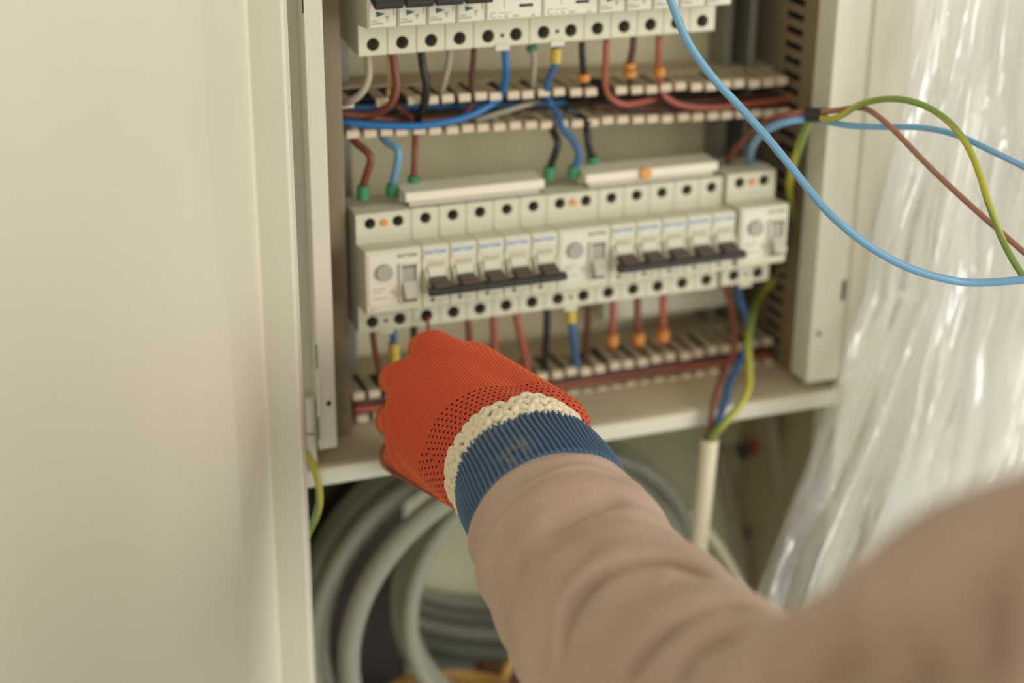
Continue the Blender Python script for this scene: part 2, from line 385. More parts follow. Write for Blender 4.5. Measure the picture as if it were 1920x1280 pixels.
def mk_rcd(grey=GREYP):
    t = thing('residual_current_breaker', 'x', 'breaker')
    obj('housing', body_mesh(2), [PLASTIC, HOLEM], t, bevel=0.0005)
    boxobj('front_label', (0.0016, 0.0328, -0.0205, -0.0199, 0.0185, 0.0510), LABELP, t, 0.0002)
    bm = bmesh.new(); cyl(bm, (0.0112, -0.0200, 0.0395), (0, -1, 0), 0.0054, 0.0028, 28, 0.0050); obj('test_button', bm, grey, t, bevel=0.0004)
    text('brand_text', 'EATON', 0.0033, DARKINK, t, (0.0256, -0.0207, 0.0487))
    # window frame and rocker
    bm = bmesh.new()
    for b in ((0.0205, 0.0216, 0.0195, 0.0440), (0.0308, 0.0319, 0.0195, 0.0440), (0.0216, 0.0308, 0.0430, 0.0440), (0.0216, 0.0308, 0.0186, 0.0196)): box(bm, b[0], b[1], -0.0225, -0.0199, b[2], b[3])
    obj('window_frame', bm, LABELP, t, bevel=0.0003)
    boxobj('window_back', (0.0216, 0.0308, -0.0208, -0.0202, 0.0196, 0.0430), grey, t)
    boxobj('shade_strip', (0.0216, 0.0308, -0.0214, -0.0205, 0.0412, 0.0430), DARKINK, t)
    bm = bmesh.new(); prism(bm, [(-0.0205, 0.0330), (-0.0230, 0.0325), (-0.0290, 0.0262), (-0.0285, 0.0235), (-0.0205, 0.0225)], 0.0220, 0.0304); obj('toggle', bm, GREYP2, t, bevel=0.0005)
    boxobj('slot', (0.0218, 0.0306, -0.0226, -0.0204, 0.0197, 0.0216), DARKINK, t)
    bm = bmesh.new()
    for q in ((0.0040, 0.0120, 0.0290), (0.0040, 0.0098, 0.0268), (0.0040, 0.0130, 0.0228), (0.0150, 0.0176, 0.0268), (0.0030, 0.0042, 0.0160)): box(bm, q[0], q[1], -0.0208, -0.0203, q[2], q[2] + 0.0006)
    obj('print_line', bm, FAINTINK, t)
    bm = bmesh.new(); cyl(bm, (MOD, 0.0002, 0.0635), (0, -1, 0), 0.0021, 0.0014, 16); obj('orange_dot', bm, ORANGEP, t)
    bm = bmesh.new(); cyl(bm, (MOD, 0.0002, 0.0), (0, -1, 0), 0.0012, 0.0004, 12); obj('centre_hole', bm, DARK, t)
    bm = bmesh.new(); prism(bm, [(0.001, -0.0062), (-0.0012, -0.0062), (-0.0012, -0.0088), (0.001, -0.0095)], MOD - 0.0045, MOD + 0.0045); obj('rail_clip', bm, PLASTIC, t, bevel=0.0004)
    for k in (0, 1):
        for z in (0, 0.0635): obj('terminal_screw', screw_bm((k + .5) * MOD, z), SCREWM, t)
    return t

ROW2 = Vector((-MOD / 2, 0, -0.0635))
mcb = mk_mcb(); rcd = mk_rcd()
ords = ['first', 'second', 'third', 'fourth', 'fifth']
used_m = used_r = False
slots = [('r', 0, 0), ('m', 2, 0), ('m', 3, 1), ('m', 4, 2), ('m', 5, 3), ('m', 6, 4), ('r', 7, 1), ('m', 9, 0), ('m', 10, 1), ('m', 11, 2), ('m', 12, 3), ('m', 13, 4), ('r', 14, 2)]
rl = ['wide cream switch with grey button at the left end of the middle row', 'wide cream switch with grey test button in the centre of the middle row', 'wide cream switch standing proud at the right end of the middle row']
for kind, pos, k in slots:
    if kind == 'm':
        o = copy_tree(mcb) if used_m else mcb; used_m = True
        side = 'left' if pos < 7 else 'right'
        o['label'] = '%s breaker from the left in the %s bank of the middle row' % (ords[k], side)
        o['group'] = 'single-pole breakers in the middle row'
    else:
        o = copy_tree(rcd) if used_r else rcd; used_r = True; o['label'] = rl[k]; o['group'] = 'residual current switches in the middle row'
    o.location = ROW2 + Vector((pos * MOD, 0, 0))
    if pos == 14: o.location += Vector((0.0006, -0.0035, 0.0022))

# upper row
def mk_upper_mcb(toggle=True):
    t = thing('circuit_breaker', 'x', 'breaker')
    obj('housing', body_mesh(1), [PLASTIC, HOLEM], t, bevel=0.0005)
    boxobj('front_label', (0.0010, MOD - 0.0013, -0.0207, -0.0199, 0.0143, 0.0275), LABELP, t, 0.0002)
    bm = bmesh.new(); a = [bm.verts.new(v) for v in ((0.0052, -0.0211, 0.0232), (0.0052, -0.0211, 0.0202), (0.0102, -0.0211, 0.0217))]; b = [bm.verts.new(v.co + Vector((0, 0.0006, 0))) for v in a]
    bm.faces.new(a); bm.faces.new(b[::-1]); [bm.faces.new((a[i], b[i], b[(i + 1) % 3], a[(i + 1) % 3])) for i in range(3)]
    obj('flag_mark', bm, GREENINK, t)
    bm = bmesh.new()
    for q in ((0.0018, 0.0056, 0.0176, .0005), (0.0030, 0.0086, 0.0160, .0009), (0.0018, 0.0026, 0.0158, .0009), (0.0105, 0.0125, 0.0194, .0010), (0.0112, 0.0118, 0.0176, .0018), (0.0152, 0.0156, 0.0205, .0040)): box(bm, q[0], q[1], -0.0210, -0.0206, q[2], q[2] + q[3])
    obj('print_line', bm, FAINTINK, t)
    bm = bmesh.new(); prism(bm, [(-0.0200, 0.0300), (-0.0200, 0.0420), (-0.0260, 0.0410), (-0.0290, 0.0360), (-0.0290, 0.0310)], 0.0020, MOD - 0.0022); obj('toggle_housing', bm, LABELP, t, bevel=0.0004)
    bm = bmesh.new(); prism(bm, [(-0.0215, 0.0305), (-0.0330, 0.0268), (-0.0362, 0.0276), (-0.0368, 0.0302), (-0.0350, 0.0325), (-0.0280, 0.0360), (-0.0215, 0.0372)], 0.0008, MOD - 0.0010); obj('toggle', bm, BLACKP, t, bevel=0.0006)
    obj('terminal_screw', screw_bm(MOD / 2, 0), SCREWM, t); obj('terminal_screw', screw_bm(MOD / 2, 0.0635), SCREWM, t)
    return t
def mk_upper_wide():
    t = thing('residual_current_breaker', 'x', 'breaker')
    obj('housing', body_mesh(2), [PLASTIC, HOLEM], t, bevel=0.0005)
    boxobj('front_label', (0.0010, 0.0336, -0.0206, -0.0199, 0.0145, 0.0505), LABELP, t, 0.0002)
    boxobj('indicator_slot', (0.0205, 0.0288, -0.0209, -0.0202, 0.0206, 0.0222), DARK, t)
    text('rating_text', 'C', 0.0050, FAINTINK, t, (0.0042, -0.02065, 0.0165))
    bm = bmesh.new()
    for q in ((0.0078, 0.0150, 0.0176, .0004), (0.0080, 0.0092, 0.0154, .0006), (0.0115, 0.0135, 0.0152, .0011), (0.0165, 0.0200, 0.0152, .0010), (0.0278, 0.0300, 0.0150, .0009), (0.0112, 0.0115, 0.0200, .0090)): box(bm, q[0], q[1], -0.0208, -0.0205, q[2], q[2] + q[3])
    obj('print_line', bm, FAINTINK, t)
    bm = bmesh.new(); prism(bm, [(-0.020, 0.0290), (-0.0300, 0.0310), (-0.0300, 0.0360), (-0.020, 0.0420)], 0.0200, 0.0300); obj('toggle', bm, BLACKP, t, bevel=0.0005)
    bm = bmesh.new(); cyl(bm, (MOD, 0.0002, 0.0), (0, -1, 0), 0.0012, 0.0004, 12); obj('centre_hole', bm, DARK, t)
    bm = bmesh.new(); prism(bm, [(0.001, -0.0062), (-0.0012, -0.0050), (-0.0012, -0.0088), (0.001, -0.0095)], MOD - 0.0045, MOD + 0.0045); obj('rail_clip', bm, PLASTIC, t, bevel=0.0004)
    for k in (0, 1):
        for z in (0, 0.0635): obj('terminal_screw', screw_bm((k + .5) * MOD, z), SCREWM, t)
    return t
ROW1 = Vector((0.0047 - MOD / 2, 0, 0.108))
um = mk_upper_mcb(); uw = mk_upper_wide(); fm = fw = False
for kind, pos, lab in ([('m', k, '%s black-toggled breaker from the left end of the top row' % ords[k]) for k in range(4)]
        + [('w', 4, 'wide cream device with dark slot beside the black toggles in the top row'), ('w', 6, 'second wide cream device with dark slot in the top row')]
        + [('m', 8 + k, '%s breaker right of the wide devices in the top row' % ords[k]) for k in range(5)]):
    if kind == 'm':
        o = copy_tree(um) if fm else um; fm = True; o['group'] = 'single-pole breakers in the top row'
    else:
        o = copy_tree(uw) if fw else uw; fw = True; o['group'] = 'wide devices in the top row'
    o['label'] = lab; o.location = ROW1 + Vector((pos * MOD, 0, 0))

# busbar covers on top of the middle row
for x0, x1, lab in ((0.0228, 0.1125, 'white comb busbar cover over the left breakers, middle row'), (0.1402, 0.2318, 'white comb busbar cover over the right breakers, with orange plug')):
    t = thing('busbar_cover', lab, 'busbar', (x0, 0, 0.0072), 'busbar covers on the middle row')
    bm = bmesh.new(); prism(bm, [(0.0010, 0.0035), (0.0010, 0.0082), (0.0022, 0.0092), (0.0200, 0.0098), (0.0215, 0.0085), (0.0215, 0.0), (0.0130, 0.0), (0.0130, 0.0030)], 0, x1 - x0)
    obj('cover', bm, BUSW, t, bevel=0.0006)
    bm = bmesh.new(); prism(bm, [(0.003, 0.0), (0.003, 0.004), (0.012, 0.004), (0.012, 0.0)], 0.003, x1 - x0 - 0.003); obj('comb_bar', bm, GREYP2, t)
    if x0 > 0.1:
        bm = bmesh.new(); cyl(bm, (0.040, 0.002, 0.0062), (0, -1, 0.2), 0.0038, 0.0035, 16); obj('orange_plug', bm, ORANGEP, t, bevel=0.0005)
wb = boxobj('terminal_block', (0.176, 0.276, 0.050, 0.080, -0.108, -0.062), WHITEBLK, bevel=0.006)
tag(wb, 'pale plastic block behind the lower right breakers', 'block')

# ------------------------------------------------------------------ slotted wiring ducts
def duct(label, x0, x1, ztop, zbot, pitch, missing_top, missing_bot, y0=0.020, y1=0.078):
    t = thing('wiring_duct', label, 'duct', ((x0 + x1) / 2, 0.08, ztop(0.15)), 'slotted wiring ducts')
    loc = t.location.copy(); inv = Matrix.Translation(loc).inverted()
    def add(o): o.parent = t; o.matrix_parent_inverse = inv; return o
    n = 14; bm = bmesh.new()
    for i in range(n):
        a, b = x0 + (x1 - x0) * i / n, x0 + (x1 - x0) * (i + 1) / n
        for zf, s in ((ztop, 1), (zbot, -1)):
            box(bm, a, b, 0.052, y1, zf((a + b) / 2) - 0.0006, zf((a + b) / 2) + 0.0008)
        box(bm, a, b, y1 - 0.0015, y1, zbot((a + b) / 2), ztop((a + b) / 2))
    bmesh.ops.remove_doubles(bm, verts=bm.verts, dist=1e-7); add(obj('channel', bm, DUCTM))
    fw = pitch * 0.62
    def fing(sign):
        bm = bmesh.new(); box(bm, -fw / 2, fw / 2, y0 + 0.004, 0.053, -0.0006, 0.0008)
        # chunky lipped tip
        if sign > 0: pr = [(y0, -0.0034), (y0 + 0.0015, -0.0044), (y0 + 0.0040, -0.0034), (y0 + 0.0065, 0.0004), (y0 + 0.0035, 0.0012), (y0 + 0.0008, 0.0008)]
        else: pr = [(y0, -0.0012), (y0, 0.0028), (y0 + 0.0016, 0.0036), (y0 + 0.0045, 0.0018), (y0 + 0.006, -0.0006), (y0 + 0.002, -0.0018)]
        n0 = len(bm.faces); prism(bm, pr, -fw * 0.56, fw * 0.56); bm.faces.ensure_lookup_table()
        for f in bm.faces[n0:]: f.material_index = 1
        me = bpy.data.meshes.new('finger'); bmesh.ops.recalc_face_normals(bm, faces=bm.faces); bm.to_mesh(me); bm.free(); me.materials.append(DUCTM); me.materials.append(DUCTTIP); return me
    mt, mb = fing(1), fing(-1); x = x0 + fw / 2 + 0.001; k = 0
    while x < x1 - fw / 2:
        if k not in missing_top:
            o = bpy.data.objects.new('finger', mt); COL.objects.link(o); o.location = (x, random.uniform(-.0004, .0004), ztop(x)); o.rotation_euler = (random.uniform(-.03, .03), 0, random.uniform(-.03, .03)); add(o)
        if k not in missing_bot:
            o = bpy.data.objects.new('finger', mb); COL.objects.link(o); o.location = (x + 0.002, random.uniform(-.0004, .0004), zbot(x)); o.rotation_euler = (random.uniform(-.03, .03), 0, random.uniform(-.03, .03)); add(o)
        x += pitch; k += 1
    return t
P1 = 0.0104
duct('slotted beige wiring duct between the top and middle rows', -0.010, 0.2955, lambda x: 0.0705 - 0.034 * x, lambda x: 0.0488 - 0.037 * x, P1, {1 , 3, 16}, set())
duct('slotted beige wiring duct below the middle row, full of dark red wires', -0.008, 0.2955, lambda x: -0.1205 - 0.055 * x + 0.17 * x * x, lambda x: -0.1385 - 0.06 * x + 0.18 * x * x, P1, set(), {4})

# ------------------------------------------------------------------ wires
G1 = 'wires from the top row down into the duct'; G2 = 'wires from the duct up to the middle row'; G3 = 'wires below the middle row'
YB = 0.018
wire('pale grey wire curving left under the first top-row breaker', W_GREY, [(688, 95, .014), (691, 120, .014), (690, 150, .012), (676, 176, .012), (655, 190, .016), (630, 196, .03)], .0023, G1)
wire('brown wire dropping into the duct beside a tan wire, top left', W_BROWN, [(735, 92, .014), (740, 125, .014), (744, 160, .012), (736, 190, .014), (712, 210, .022), (680, 217, .028), (640, 214, .03)], .0024, G1)
wire('thin tan wire against the brown wire, top left', W_TAN, [(728, 95, .016), (730, 130, .016), (729, 160, .018), (727, 178, .026)], .0014, G1)
wire('black wire dropping into the duct, top left', W_BLACK, [(789, 92, .014), (793, 125, .014), (799, 155, .012), (797, 190, .016), (785, 220, .026), (780, 235, .03)], .0025, G1)
wire('pale grey wire behind the duct fingers, right of the black one', W_GREY, [(844, 90, .018), (842, 115, .018), (835, 145, .022), (826, 175, .03)], .0021, G1)
wire('dark brown wire straight down behind the duct fingers', W_DBROWN, [(889, 88, .018), (887, 115, .018), (884, 150, .022), (882, 180, .03)], .0018, G1)
wire('bright blue wire from top row, looping left along the duct', W_BRIGHT, [(946, 85, .012), (948, 110, .012), (949, 135, .012), (944, 165, .020), (938, 182, .030), (920, 196, .026), (885, 215, .022), (840, 228, .02), (780, 236, .019), (710, 235, .02), (660, 231, .023), (620, 226, .03)], .0023, G1)
o = wire('pale wire with green ferrule under the second wide device', W_GREY, [(996, 85, .018), (1002, 110, .018), (1000, 140, .022), (1000, 170, .03)], .0021, G1); sleeve_on(o, (996, 86), (998, 95), .018, .0033, F_GREEN)
o = wire('blue wire with yellow sleeve crossing the duct under the second wide device', W_BLUE, [(1043, 85, .012), (1043, 112, .012), (1036, 132, .014), (1025, 160, .02), (1030, 190, .03), (1046, 215, .024), (1054, 240, .018), (1072, 260, .014), (1085, 285, .010), (1082, 305, .010), (1074, 325, .012)], .0023, G1)
sleeve_on(o, (1043, 90), (1042, 118), .012, .0034, F_YEL, 'sleeve', 'yellow marking sleeve'); sleeve_on(o, (1076, 312), (1073, 333), .012, .0038, F_GREEN)
o = wire('black wire ending in orange ferrule at the duct', W_BLACK, [(1091, 80, .014), (1092, 110, .014), (1094, 140, .018), (1095, 165, .03)], .0021, G1); sleeve_on(o, (1094, 138), (1095, 152), .016, .0040, F_OR)
wire('red-brown wire dropping in beside the gap of the duct', W_RED, [(1137, 75, .014), (1136, 110, .014), (1134, 150, .018), (1142, 180, .024), (1168, 195, .026), (1200, 192, .03), (1232, 185, .034)], .0020, G1)
o = wire('dark brown wire with double orange ferrule above the duct', W_DBROWN, [(1188, 70, .014), (1186, 95, .014), (1181, 120, .016), (1182, 155, .026)], .0022, G1); sleeve_on(o, (1181, 117), (1181, 129), .0165, .0037, F_OR); sleeve_on(o, (1181, 131), (1181, 144), .019, .0044, F_OR)
o = wire('red-brown wire with orange ferrule running right inside the duct', W_RED, [(1236, 68, .014), (1235, 100, .014), (1236, 130, .018), (1240, 165, .026), (1252, 185, .026), (1290, 200, .026), (1350, 201, .028), (1420, 193, .03), (1500, 182, .034)], .0021, G1); sleeve_on(o, (1236, 126), (1238, 143), .0185, .0038, F_OR)
for k, (pts, m, lab) in enumerate([([(630, 212, .03), (700, 222, .034), (790, 226, .04), (900, 216, .045)], W_BROWN, 'brown wire lying along the duct floor at the left'),
        ([(1250, 196, .04), (1330, 189, .042), (1420, 182, .044), (1500, 172, .046)], W_DBROWN, 'dark brown wire at the back of the duct, right half'),
        ([(1110, 199, .036), (1200, 203, .036), (1300, 205, .036), (1400, 200, .036), (1500, 192, .038)], W_DBROWN, 'dark brown wire along the duct floor, right half'),
        ([(890, 226, .034), (930, 214, .034), (975, 200, .034), (1010, 190, .04)], W_GREY, 'thin grey wire rising behind the bright blue loop'),
        ([(640, 203, .05), (760, 200, .05), (900, 198, .05), (1060, 192, .05)], W_BLUE, 'dark blue wire at the back of the duct, left half'),
        ([(742, 195, .034), (755, 208, .034), (770, 222, .036)], W_BROWN, 'short brown wire crossing under the duct finger'),
        ([(884, 190, .04), (878, 205, .04), (862, 222, .042)], W_BROWN, 'short brown wire slanting behind the blue loop'),
        ([(1060, 205, .03), (1085, 215, .03), (1105, 235, .02)], W_BLACK, 'short black wire leaving the duct towards the middle row')]):
    wire(lab, m, pts, .0022 if k != 3 else .0018, 'wires lying in the upper duct')
for k, (a, b_, c, r, m, lab) in enumerate([(712, 740, 790, .0026, W_RED, 'red wire at the left mouth of the lower duct'), ]): pass
for k, (dz, yy, m, lab) in enumerate([(-.0075, .026, W_DBROWN, 'front dark red wire lying in the lower duct'), (-.0105, .030, W_BROWN, 'second dark red wire lying in the lower duct'), (-.0135, .027, W_RED, 'lowest red wire lying in the lower duct'), (-.0085, .040, W_DBROWN, 'dark wire deeper in the lower duct'), (-.0125, .042, W_BROWN, 'brown wire deeper in the lower duct')]):
    f = lambda x: -0.1205 - 0.055 * x + 0.17 * x * x + dz * 1.0 + 0.0008 * math.sin(31 * x + k)
    o = tube('wire', [(x, yy + 0.0015 * math.sin(23 * x + 2 * k), f(x)) for x in np.linspace(-0.007, 0.294, 12)], .0024, m); tag(o, lab, 'wire', 'wires lying in the lower duct')

o = wire('brown kinked wire up to green ferrule at far left of middle row', W_BROWN, [(655, 250, .03), (668, 268, .022), (690, 286, .014), (695, 302, .012), (688, 325, .014), (681, 350, .018), (680, 372, .02)], .0024, G2); sleeve_on(o, (681, 348), (680, 374), .0175, .0038, F_GREEN)
o = wire('blue kinked wire to green ferrule, second from the left', W_LBLUE, [(715, 250, .03), (724, 265, .022), (744, 278, .014), (747, 295, .012), (741, 325, .014), (736, 345, .018), (734, 368, .02)], .0024, G2); sleeve_on(o, (736, 345), (734, 368), .0175, .0038, F_GREEN)
o = wire('straight brown wire to green ferrule beside the left busbar cover', W_BROWN, [(779, 250, .026), (778, 280, .02), (777, 310, .018), (775, 335, .02), (775, 350, .022)], .0020, G2); sleeve_on(o, (776, 330), (775, 350), .020, .0038, F_GREEN)
o = wire('black bent wire to green ferrule between the busbar covers', W_BLACK, [(1030, 232, .026), (1040, 252, .018), (1046, 268, .014), (1040, 290, .014), (1031, 315, .018), (1028, 335, .02)], .0024, G2); sleeve_on(o, (1031, 312), (1028, 336), .0175, .0038, F_GREEN)
o = wire('black straight wire to green ferrule at the right busbar cover', W_BLACK, [(1098, 228, .026), (1101, 250, .02), (1104, 275, .018), (1110, 300, .022), (1112, 316, .024)], .0024, G2); sleeve_on(o, (1110, 293), (1113, 316), .0215, .0040, F_GREEN)

o = wire('brown wire under the first wide device, left', W_BROWN, [(698, 612, .016), (702, 650, .016), (710, 690, .022), (714, 730, .032)], .0021, G3)
o = wire('blue wire in a long yellow sleeve left of the glove', W_BLUE, [(737, 610, .012), (738, 640, .012), (738, 675, .014), (742, 700, .02), (752, 740, .03)], .0023, G3); sleeve_on(o, (738, 643), (739, 678), .0125, .0036, F_YEL, 'sleeve', 'yellow marking sleeve')
wire('black wire just left of the glove under the third terminal', W_BLACK, [(776, 600, .016), (776, 640, .018), (776, 700, .026)], .0022, G3)
wire('red-brown wire partly behind the top of the glove', W_BROWN, [(876, 590, .016), (879, 620, .016), (882, 680, .026)], .0022, G3)
wire('straight red wire right above the glove', W_RED, [(925, 582, .016), (926, 620, .016), (928, 690, .026)], .0024, G3)
wire('slanting red wire right above the glove', W_RED, [(966, 578, .014), (974, 620, .014), (985, 670, .022), (990, 720, .03)], .0026, G3)
wire('black wire under the centre of the middle row', W_BLACK, [(1026, 570, .016), (1025, 620, .016), (1022, 665, .022), (1020, 700, .03)], .0024, G3)
o = wire('blue wire with short yellow sleeve under the centre of the middle row', W_BLUE, [(1069, 562, .012), (1071, 600, .012), (1076, 640, .014), (1079, 670, .022), (1082, 700, .03)], .0025, G3); sleeve_on(o, (1069, 575), (1071, 603), .012, .0037, F_YEL, 'sleeve', 'yellow marking sleeve')
wire('dull dark red wire right of the blue one', W_DBROWN, [(1104, 560, .02), (1102, 610, .02), (1098, 660, .026), (1096, 690, .034)], .0022, G3)
for a, b_, c, m, n_ in ((1150, 1148, 635, W_RED, 'left'), (1196, 1197, 633, W_BROWN, 'middle'), (1244, 1243, 627, W_RED, 'right')):
    o = wire('%s of the three red wires ending in orange ferrules over the lower duct' % n_, m, [(a, 545, .014), (a - 1, 590, .014), (b_, c - 10, .018), (b_, c + 20, .03)], .0024, G3); sleeve_on(o, (b_, c - 9), (b_, c + 11), .0185, .0042, F_OR)

for dn_, z0_, nm in ((lambda x: 0.0705 - 0.034 * x, 0.0, 'upper'), (lambda x: -0.1205 - 0.055 * x + 0.17 * x * x, 0.0, 'lower')):
    for k in range(7):
        r_ = .0024; dz = -.0032 - .0042 * (k % 4) - (.0021 if k > 3 else 0); yy = .0665 if k < 4 else .0615
        o = tube('wire', [(x, yy + .0006 * math.sin(19 * x + k), dn_(x) + dz + .0004 * math.sin(27 * x + 2 * k)) for x in np.linspace(-0.007, 0.292, 9)], r_, W_BLACK, n=4, seg=8)
        tag(o, 'black wire added to darken the back of the %s duct' % nm, 'wire', 'added black wires at the back of the %s duct' % nm)  # added behind the fingers so the duct gaps read darker

# the three-core bundle at the right
wire('brown wire bending from the black tape to the right end switch', W_BROWN, [(1545, 208, -.055), (1510, 210, -.05), (1470, 217, -.045), (1430, 232, -.03), (1400, 258, -.01), (1375, 285, .01), (1362, 305, .025)], .0022, 'wires left of the black tape')
wire('light blue wire arching from the black tape to the right end switch', W_LBLUE, [(1545, 222, -.055), (1510, 222, -.05), (1470, 229, -.045), (1435, 245, -.035), (1414, 268, -.018), (1407, 290, 0.005), (1404, 312, .02)], .0026, 'wires left of the black tape')
wire('yellow-green wire dropping from the black tape behind the right end switch', W_YG, [(1530, 214, -.052), (1515, 232, -.048), (1500, 270, -.035), (1487, 310, -.02), (1480, 350, -.005), (1485, 395, .01), (1490, 430, .02), (1478, 478, .03), (1455, 520, .035), (1428, 552, .03), (1412, 590, .008), (1404, 640, -.012), (1405, 690, -.026), (1403, 728, -.036), (1386, 762, -.044), (1352, 798, -.046), (1330, 824, -.038)], .0026, 'wires left of the black tape')
wire('blue wire from the right end switch down to the white conduit', W_BLUE, [(1385, 530, .02), (1388, 560, .02), (1400, 595, .014), (1406, 635, .008), (1388, 675, .0), (1368, 715, -.018), (1360, 750, -.03), (1348, 785, -.038), (1332, 830, -.036)], .0025, 'wires into the white conduit')
wire('brown wire from the right end switch down to the white conduit', W_BROWN, [(1358, 530, .02), (1368, 565, .02), (1375, 610, .01), (1376, 655, .0), (1358, 695, -.012), (1344, 735, -.028), (1334, 780, -.038), (1328, 825, -.036)], .0022, 'wires into the white conduit')
tp = thing('tape_band', 'black insulating tape binding three wires by the right frame', 'tape', at(1529, 216, y=-.0525))
bm = bmesh.new(); A = at(1508, 215, y=-.050); Bq = at(1551, 216, y=-.056); cyl(bm, A, Bq - A, .0044, (Bq - A).length, 20)
o = obj('band', bm, TAPE, bevel=0.0008); o.parent = tp; o.matrix_parent_inverse = Matrix.Translation(tp.location).inverted()
def dwire(label, m, pts, r, group):
    o = tube('wire', [at(p[0], p[1], d=p[2]) for p in pts], r, m, n=10, seg=16); return tag(o, label, 'wire', group)
GR = 'loose wires hanging in front of the film'
dwire('yellow-green wire arching over in front of the film', W_YG, [(1540, 222, .985), (1560, 223, .978), (1582, 214, .972), (1612, 196, .965), (1655, 186, .955), (1700, 188, .945), (1745, 204, .937), (1785, 234, .93), (1815, 275, .925), (1836, 325, .92), (1855, 385, .915), (1880, 450, .91), (1912, 508, .905), (1960, 570, .90), (2060, 660, .89), (2250, 740, .87), (2500, 900, .85)], .0019, GR)
dwire('brown wire running diagonally down in front of the film', W_LBROWN, [(1540, 210, .985), (1570, 207, .98), (1605, 202, .972), (1632, 208, .965), (1675, 243, .958), (1735, 305, .95), (1800, 367, .94), (1865, 425, .93), (1950, 498, .92), (2100, 620, .90), (2300, 740, .88), (2540, 920, .86)], .0017, GR)
dwire('pale blue wire running flat to the right in front of the film', W_LBLUE, [(1540, 225, .985), (1565, 231, .98), (1600, 236, .975), (1660, 238, .968), (1725, 239, .96), (1790, 252, .95), (1855, 281, .94), (1960, 335, .93), (2120, 440, .91), (2320, 620, .89), (2560, 860, .87)], .0018, GR)
dwire('long sky-blue wire sweeping from top centre down to the right edge', W_LBLUE, [(1235, -60, .86), (1258, 2, .865), (1288, 75, .87), (1332, 140, .875), (1385, 198, .88), (1440, 260, .88), (1487, 318, .88), (1530, 372, .88), (1572, 416, .88), (1635, 465, .885), (1700, 500, .89), (1765, 521, .895), (1835, 530, .90), (1960, 522, .90), (2120, 520, .895), (2320, 590, .88), (2520, 800, .86)], .00215, GR)
wire('yellow-green earth wire looping out beside the door edge', W_YG, [(560, 838, -.03), (574, 850, -.036), (587, 872, -.042), (597, 905, -.045), (599, 940, -.044), (592, 968, -.04), (575, 1005, -.034)], .0022)

# ------------------------------------------------------------------ lower compartment
def conduit(label, c, R, n, m, r, tilt, spread=0.0, a0=0, a1=2 * math.pi, group='grey conduit coils', ry=1.0):
    t = thing('conduit_coil', label, 'conduit', c, group)
    rot = Quaternion((1, 0, 0), tilt[0]) @ Quaternion((0, 0, 1), tilt[1])
    for i in range(n):
        ph = random.uniform(0, 6.28); dR = random.uniform(-.5, .5) * spread; dy = (i - (n - 1) / 2) * (r * 2.06)
        P = []
        for k in range(97):
            a = a0 + (a1 - a0) * k / 96; rr = R + dR + 0.002 * math.sin(2 * a + ph)
            P.append(rot @ Vector((rr * math.cos(a), dy + 0.0015 * math.sin(3 * a + ph), ry * rr * math.sin(a))))
        meshobj('loop', tube_mesh('loop', P, r, 14), m, t)
    return t
conduit('large outer coil of grey conduit standing at the left of the lower compartment', at(905, 1135, y=0.088), 0.131, 5, CONDUIT, 0.0062, (0.0, 0.0), 0.012)
conduit('front coil of thick pale grey conduit nearest the door', at(984, 1190, y=0.002), 0.127, 1, CONDUIT, 0.0076, (0.0, 0.0), 0.0)
conduit('smaller inner coil of grey conduit with several turns', at(1026, 1095, y=0.034), 0.104, 3, CONDUIT, 0.0062, (0.0, 0.0), 0.003)
tag(boxobj('dark_backing', (-0.052, at(762, 1100, y=.128).x, 0.128, 0.150, -0.529, -0.205), BLACKP, bevel=0.003), 'added dark block behind the conduit coils in the lower left corner', 'box')  # block added as a dark background behind the coils
t = thing('conduit_bundle', 'dark grey conduits sagging across the back, below the pale back plate', 'conduit', at(900, 1165, y=.143), 'grey conduit coils')
for dyp, yy, r_, m_ in ((0, .146, .0050, CONDUIT), (26, .140, .0048, CONDUIT_D), (54, .146, .0060, CONDUIT), (88, .142, .0062, CONDUIT_D), (120, .146, .0060, CONDUIT_D)):
    o = tube('conduit', [at(px, py + dyp, y=yy) for px, py in ((745, 1092), (790, 1112), (850, 1126), (920, 1132), (1000, 1134), (1090, 1125))], r_, m_); o.parent = t; o.matrix_parent_inverse = Matrix.Translation(t.location).inverted()
t = thing('white_conduit', 'white plastic conduit rising to the cross bar, wires entering it', 'conduit', at(1308, 1075, y=-.03))
P0 = at(1331, 822, y=-.036); P1_ = at(1302, 1110, y=-.03); bm = bmesh.new()
cyl(bm, P0, P1_ - P0, 0.0058, (P1_ - P0).length, 24); o = obj('pipe', bm, WCOND, smooth=False, bevel=0.0006); o.parent = t; o.matrix_parent_inverse = Matrix.Translation(t.location).inverted()
bm = bmesh.new(); cyl(bm, P0 - (P1_ - P0).normalized() * .0006, P1_ - P0, 0.0048, .0004, 20); o = obj('mouth', bm, DARK); o.parent = t; o.matrix_parent_inverse = Matrix.Translation(t.location).inverted()
wire('pale thin conduit curving down beside the dark gap', WCOND, [(1290, 960, .03), (1330, 1000, .03), (1365, 1050, .03), (1390, 1100, .03), (1405, 1160, .03)], .0034, None, 'conduit', 'thin_conduit')
wire('pinkish grey pipe standing behind the cross bar, lower right', PINKG, [(1446, 770, .09), (1455, 830, .09), (1468, 920, .09), (1482, 1040, .09), (1498, 1220, .09)], .0062, None, 'pipe', 'pipe')
wire('dull grey-brown pipe left of the red connector', PINKG, [(1352, 840, .12), (1362, 900, .12), (1378, 980, .12), (1392, 1060, .12), (1412, 1240, .12)], .0065, None, 'pipe', 'pipe')
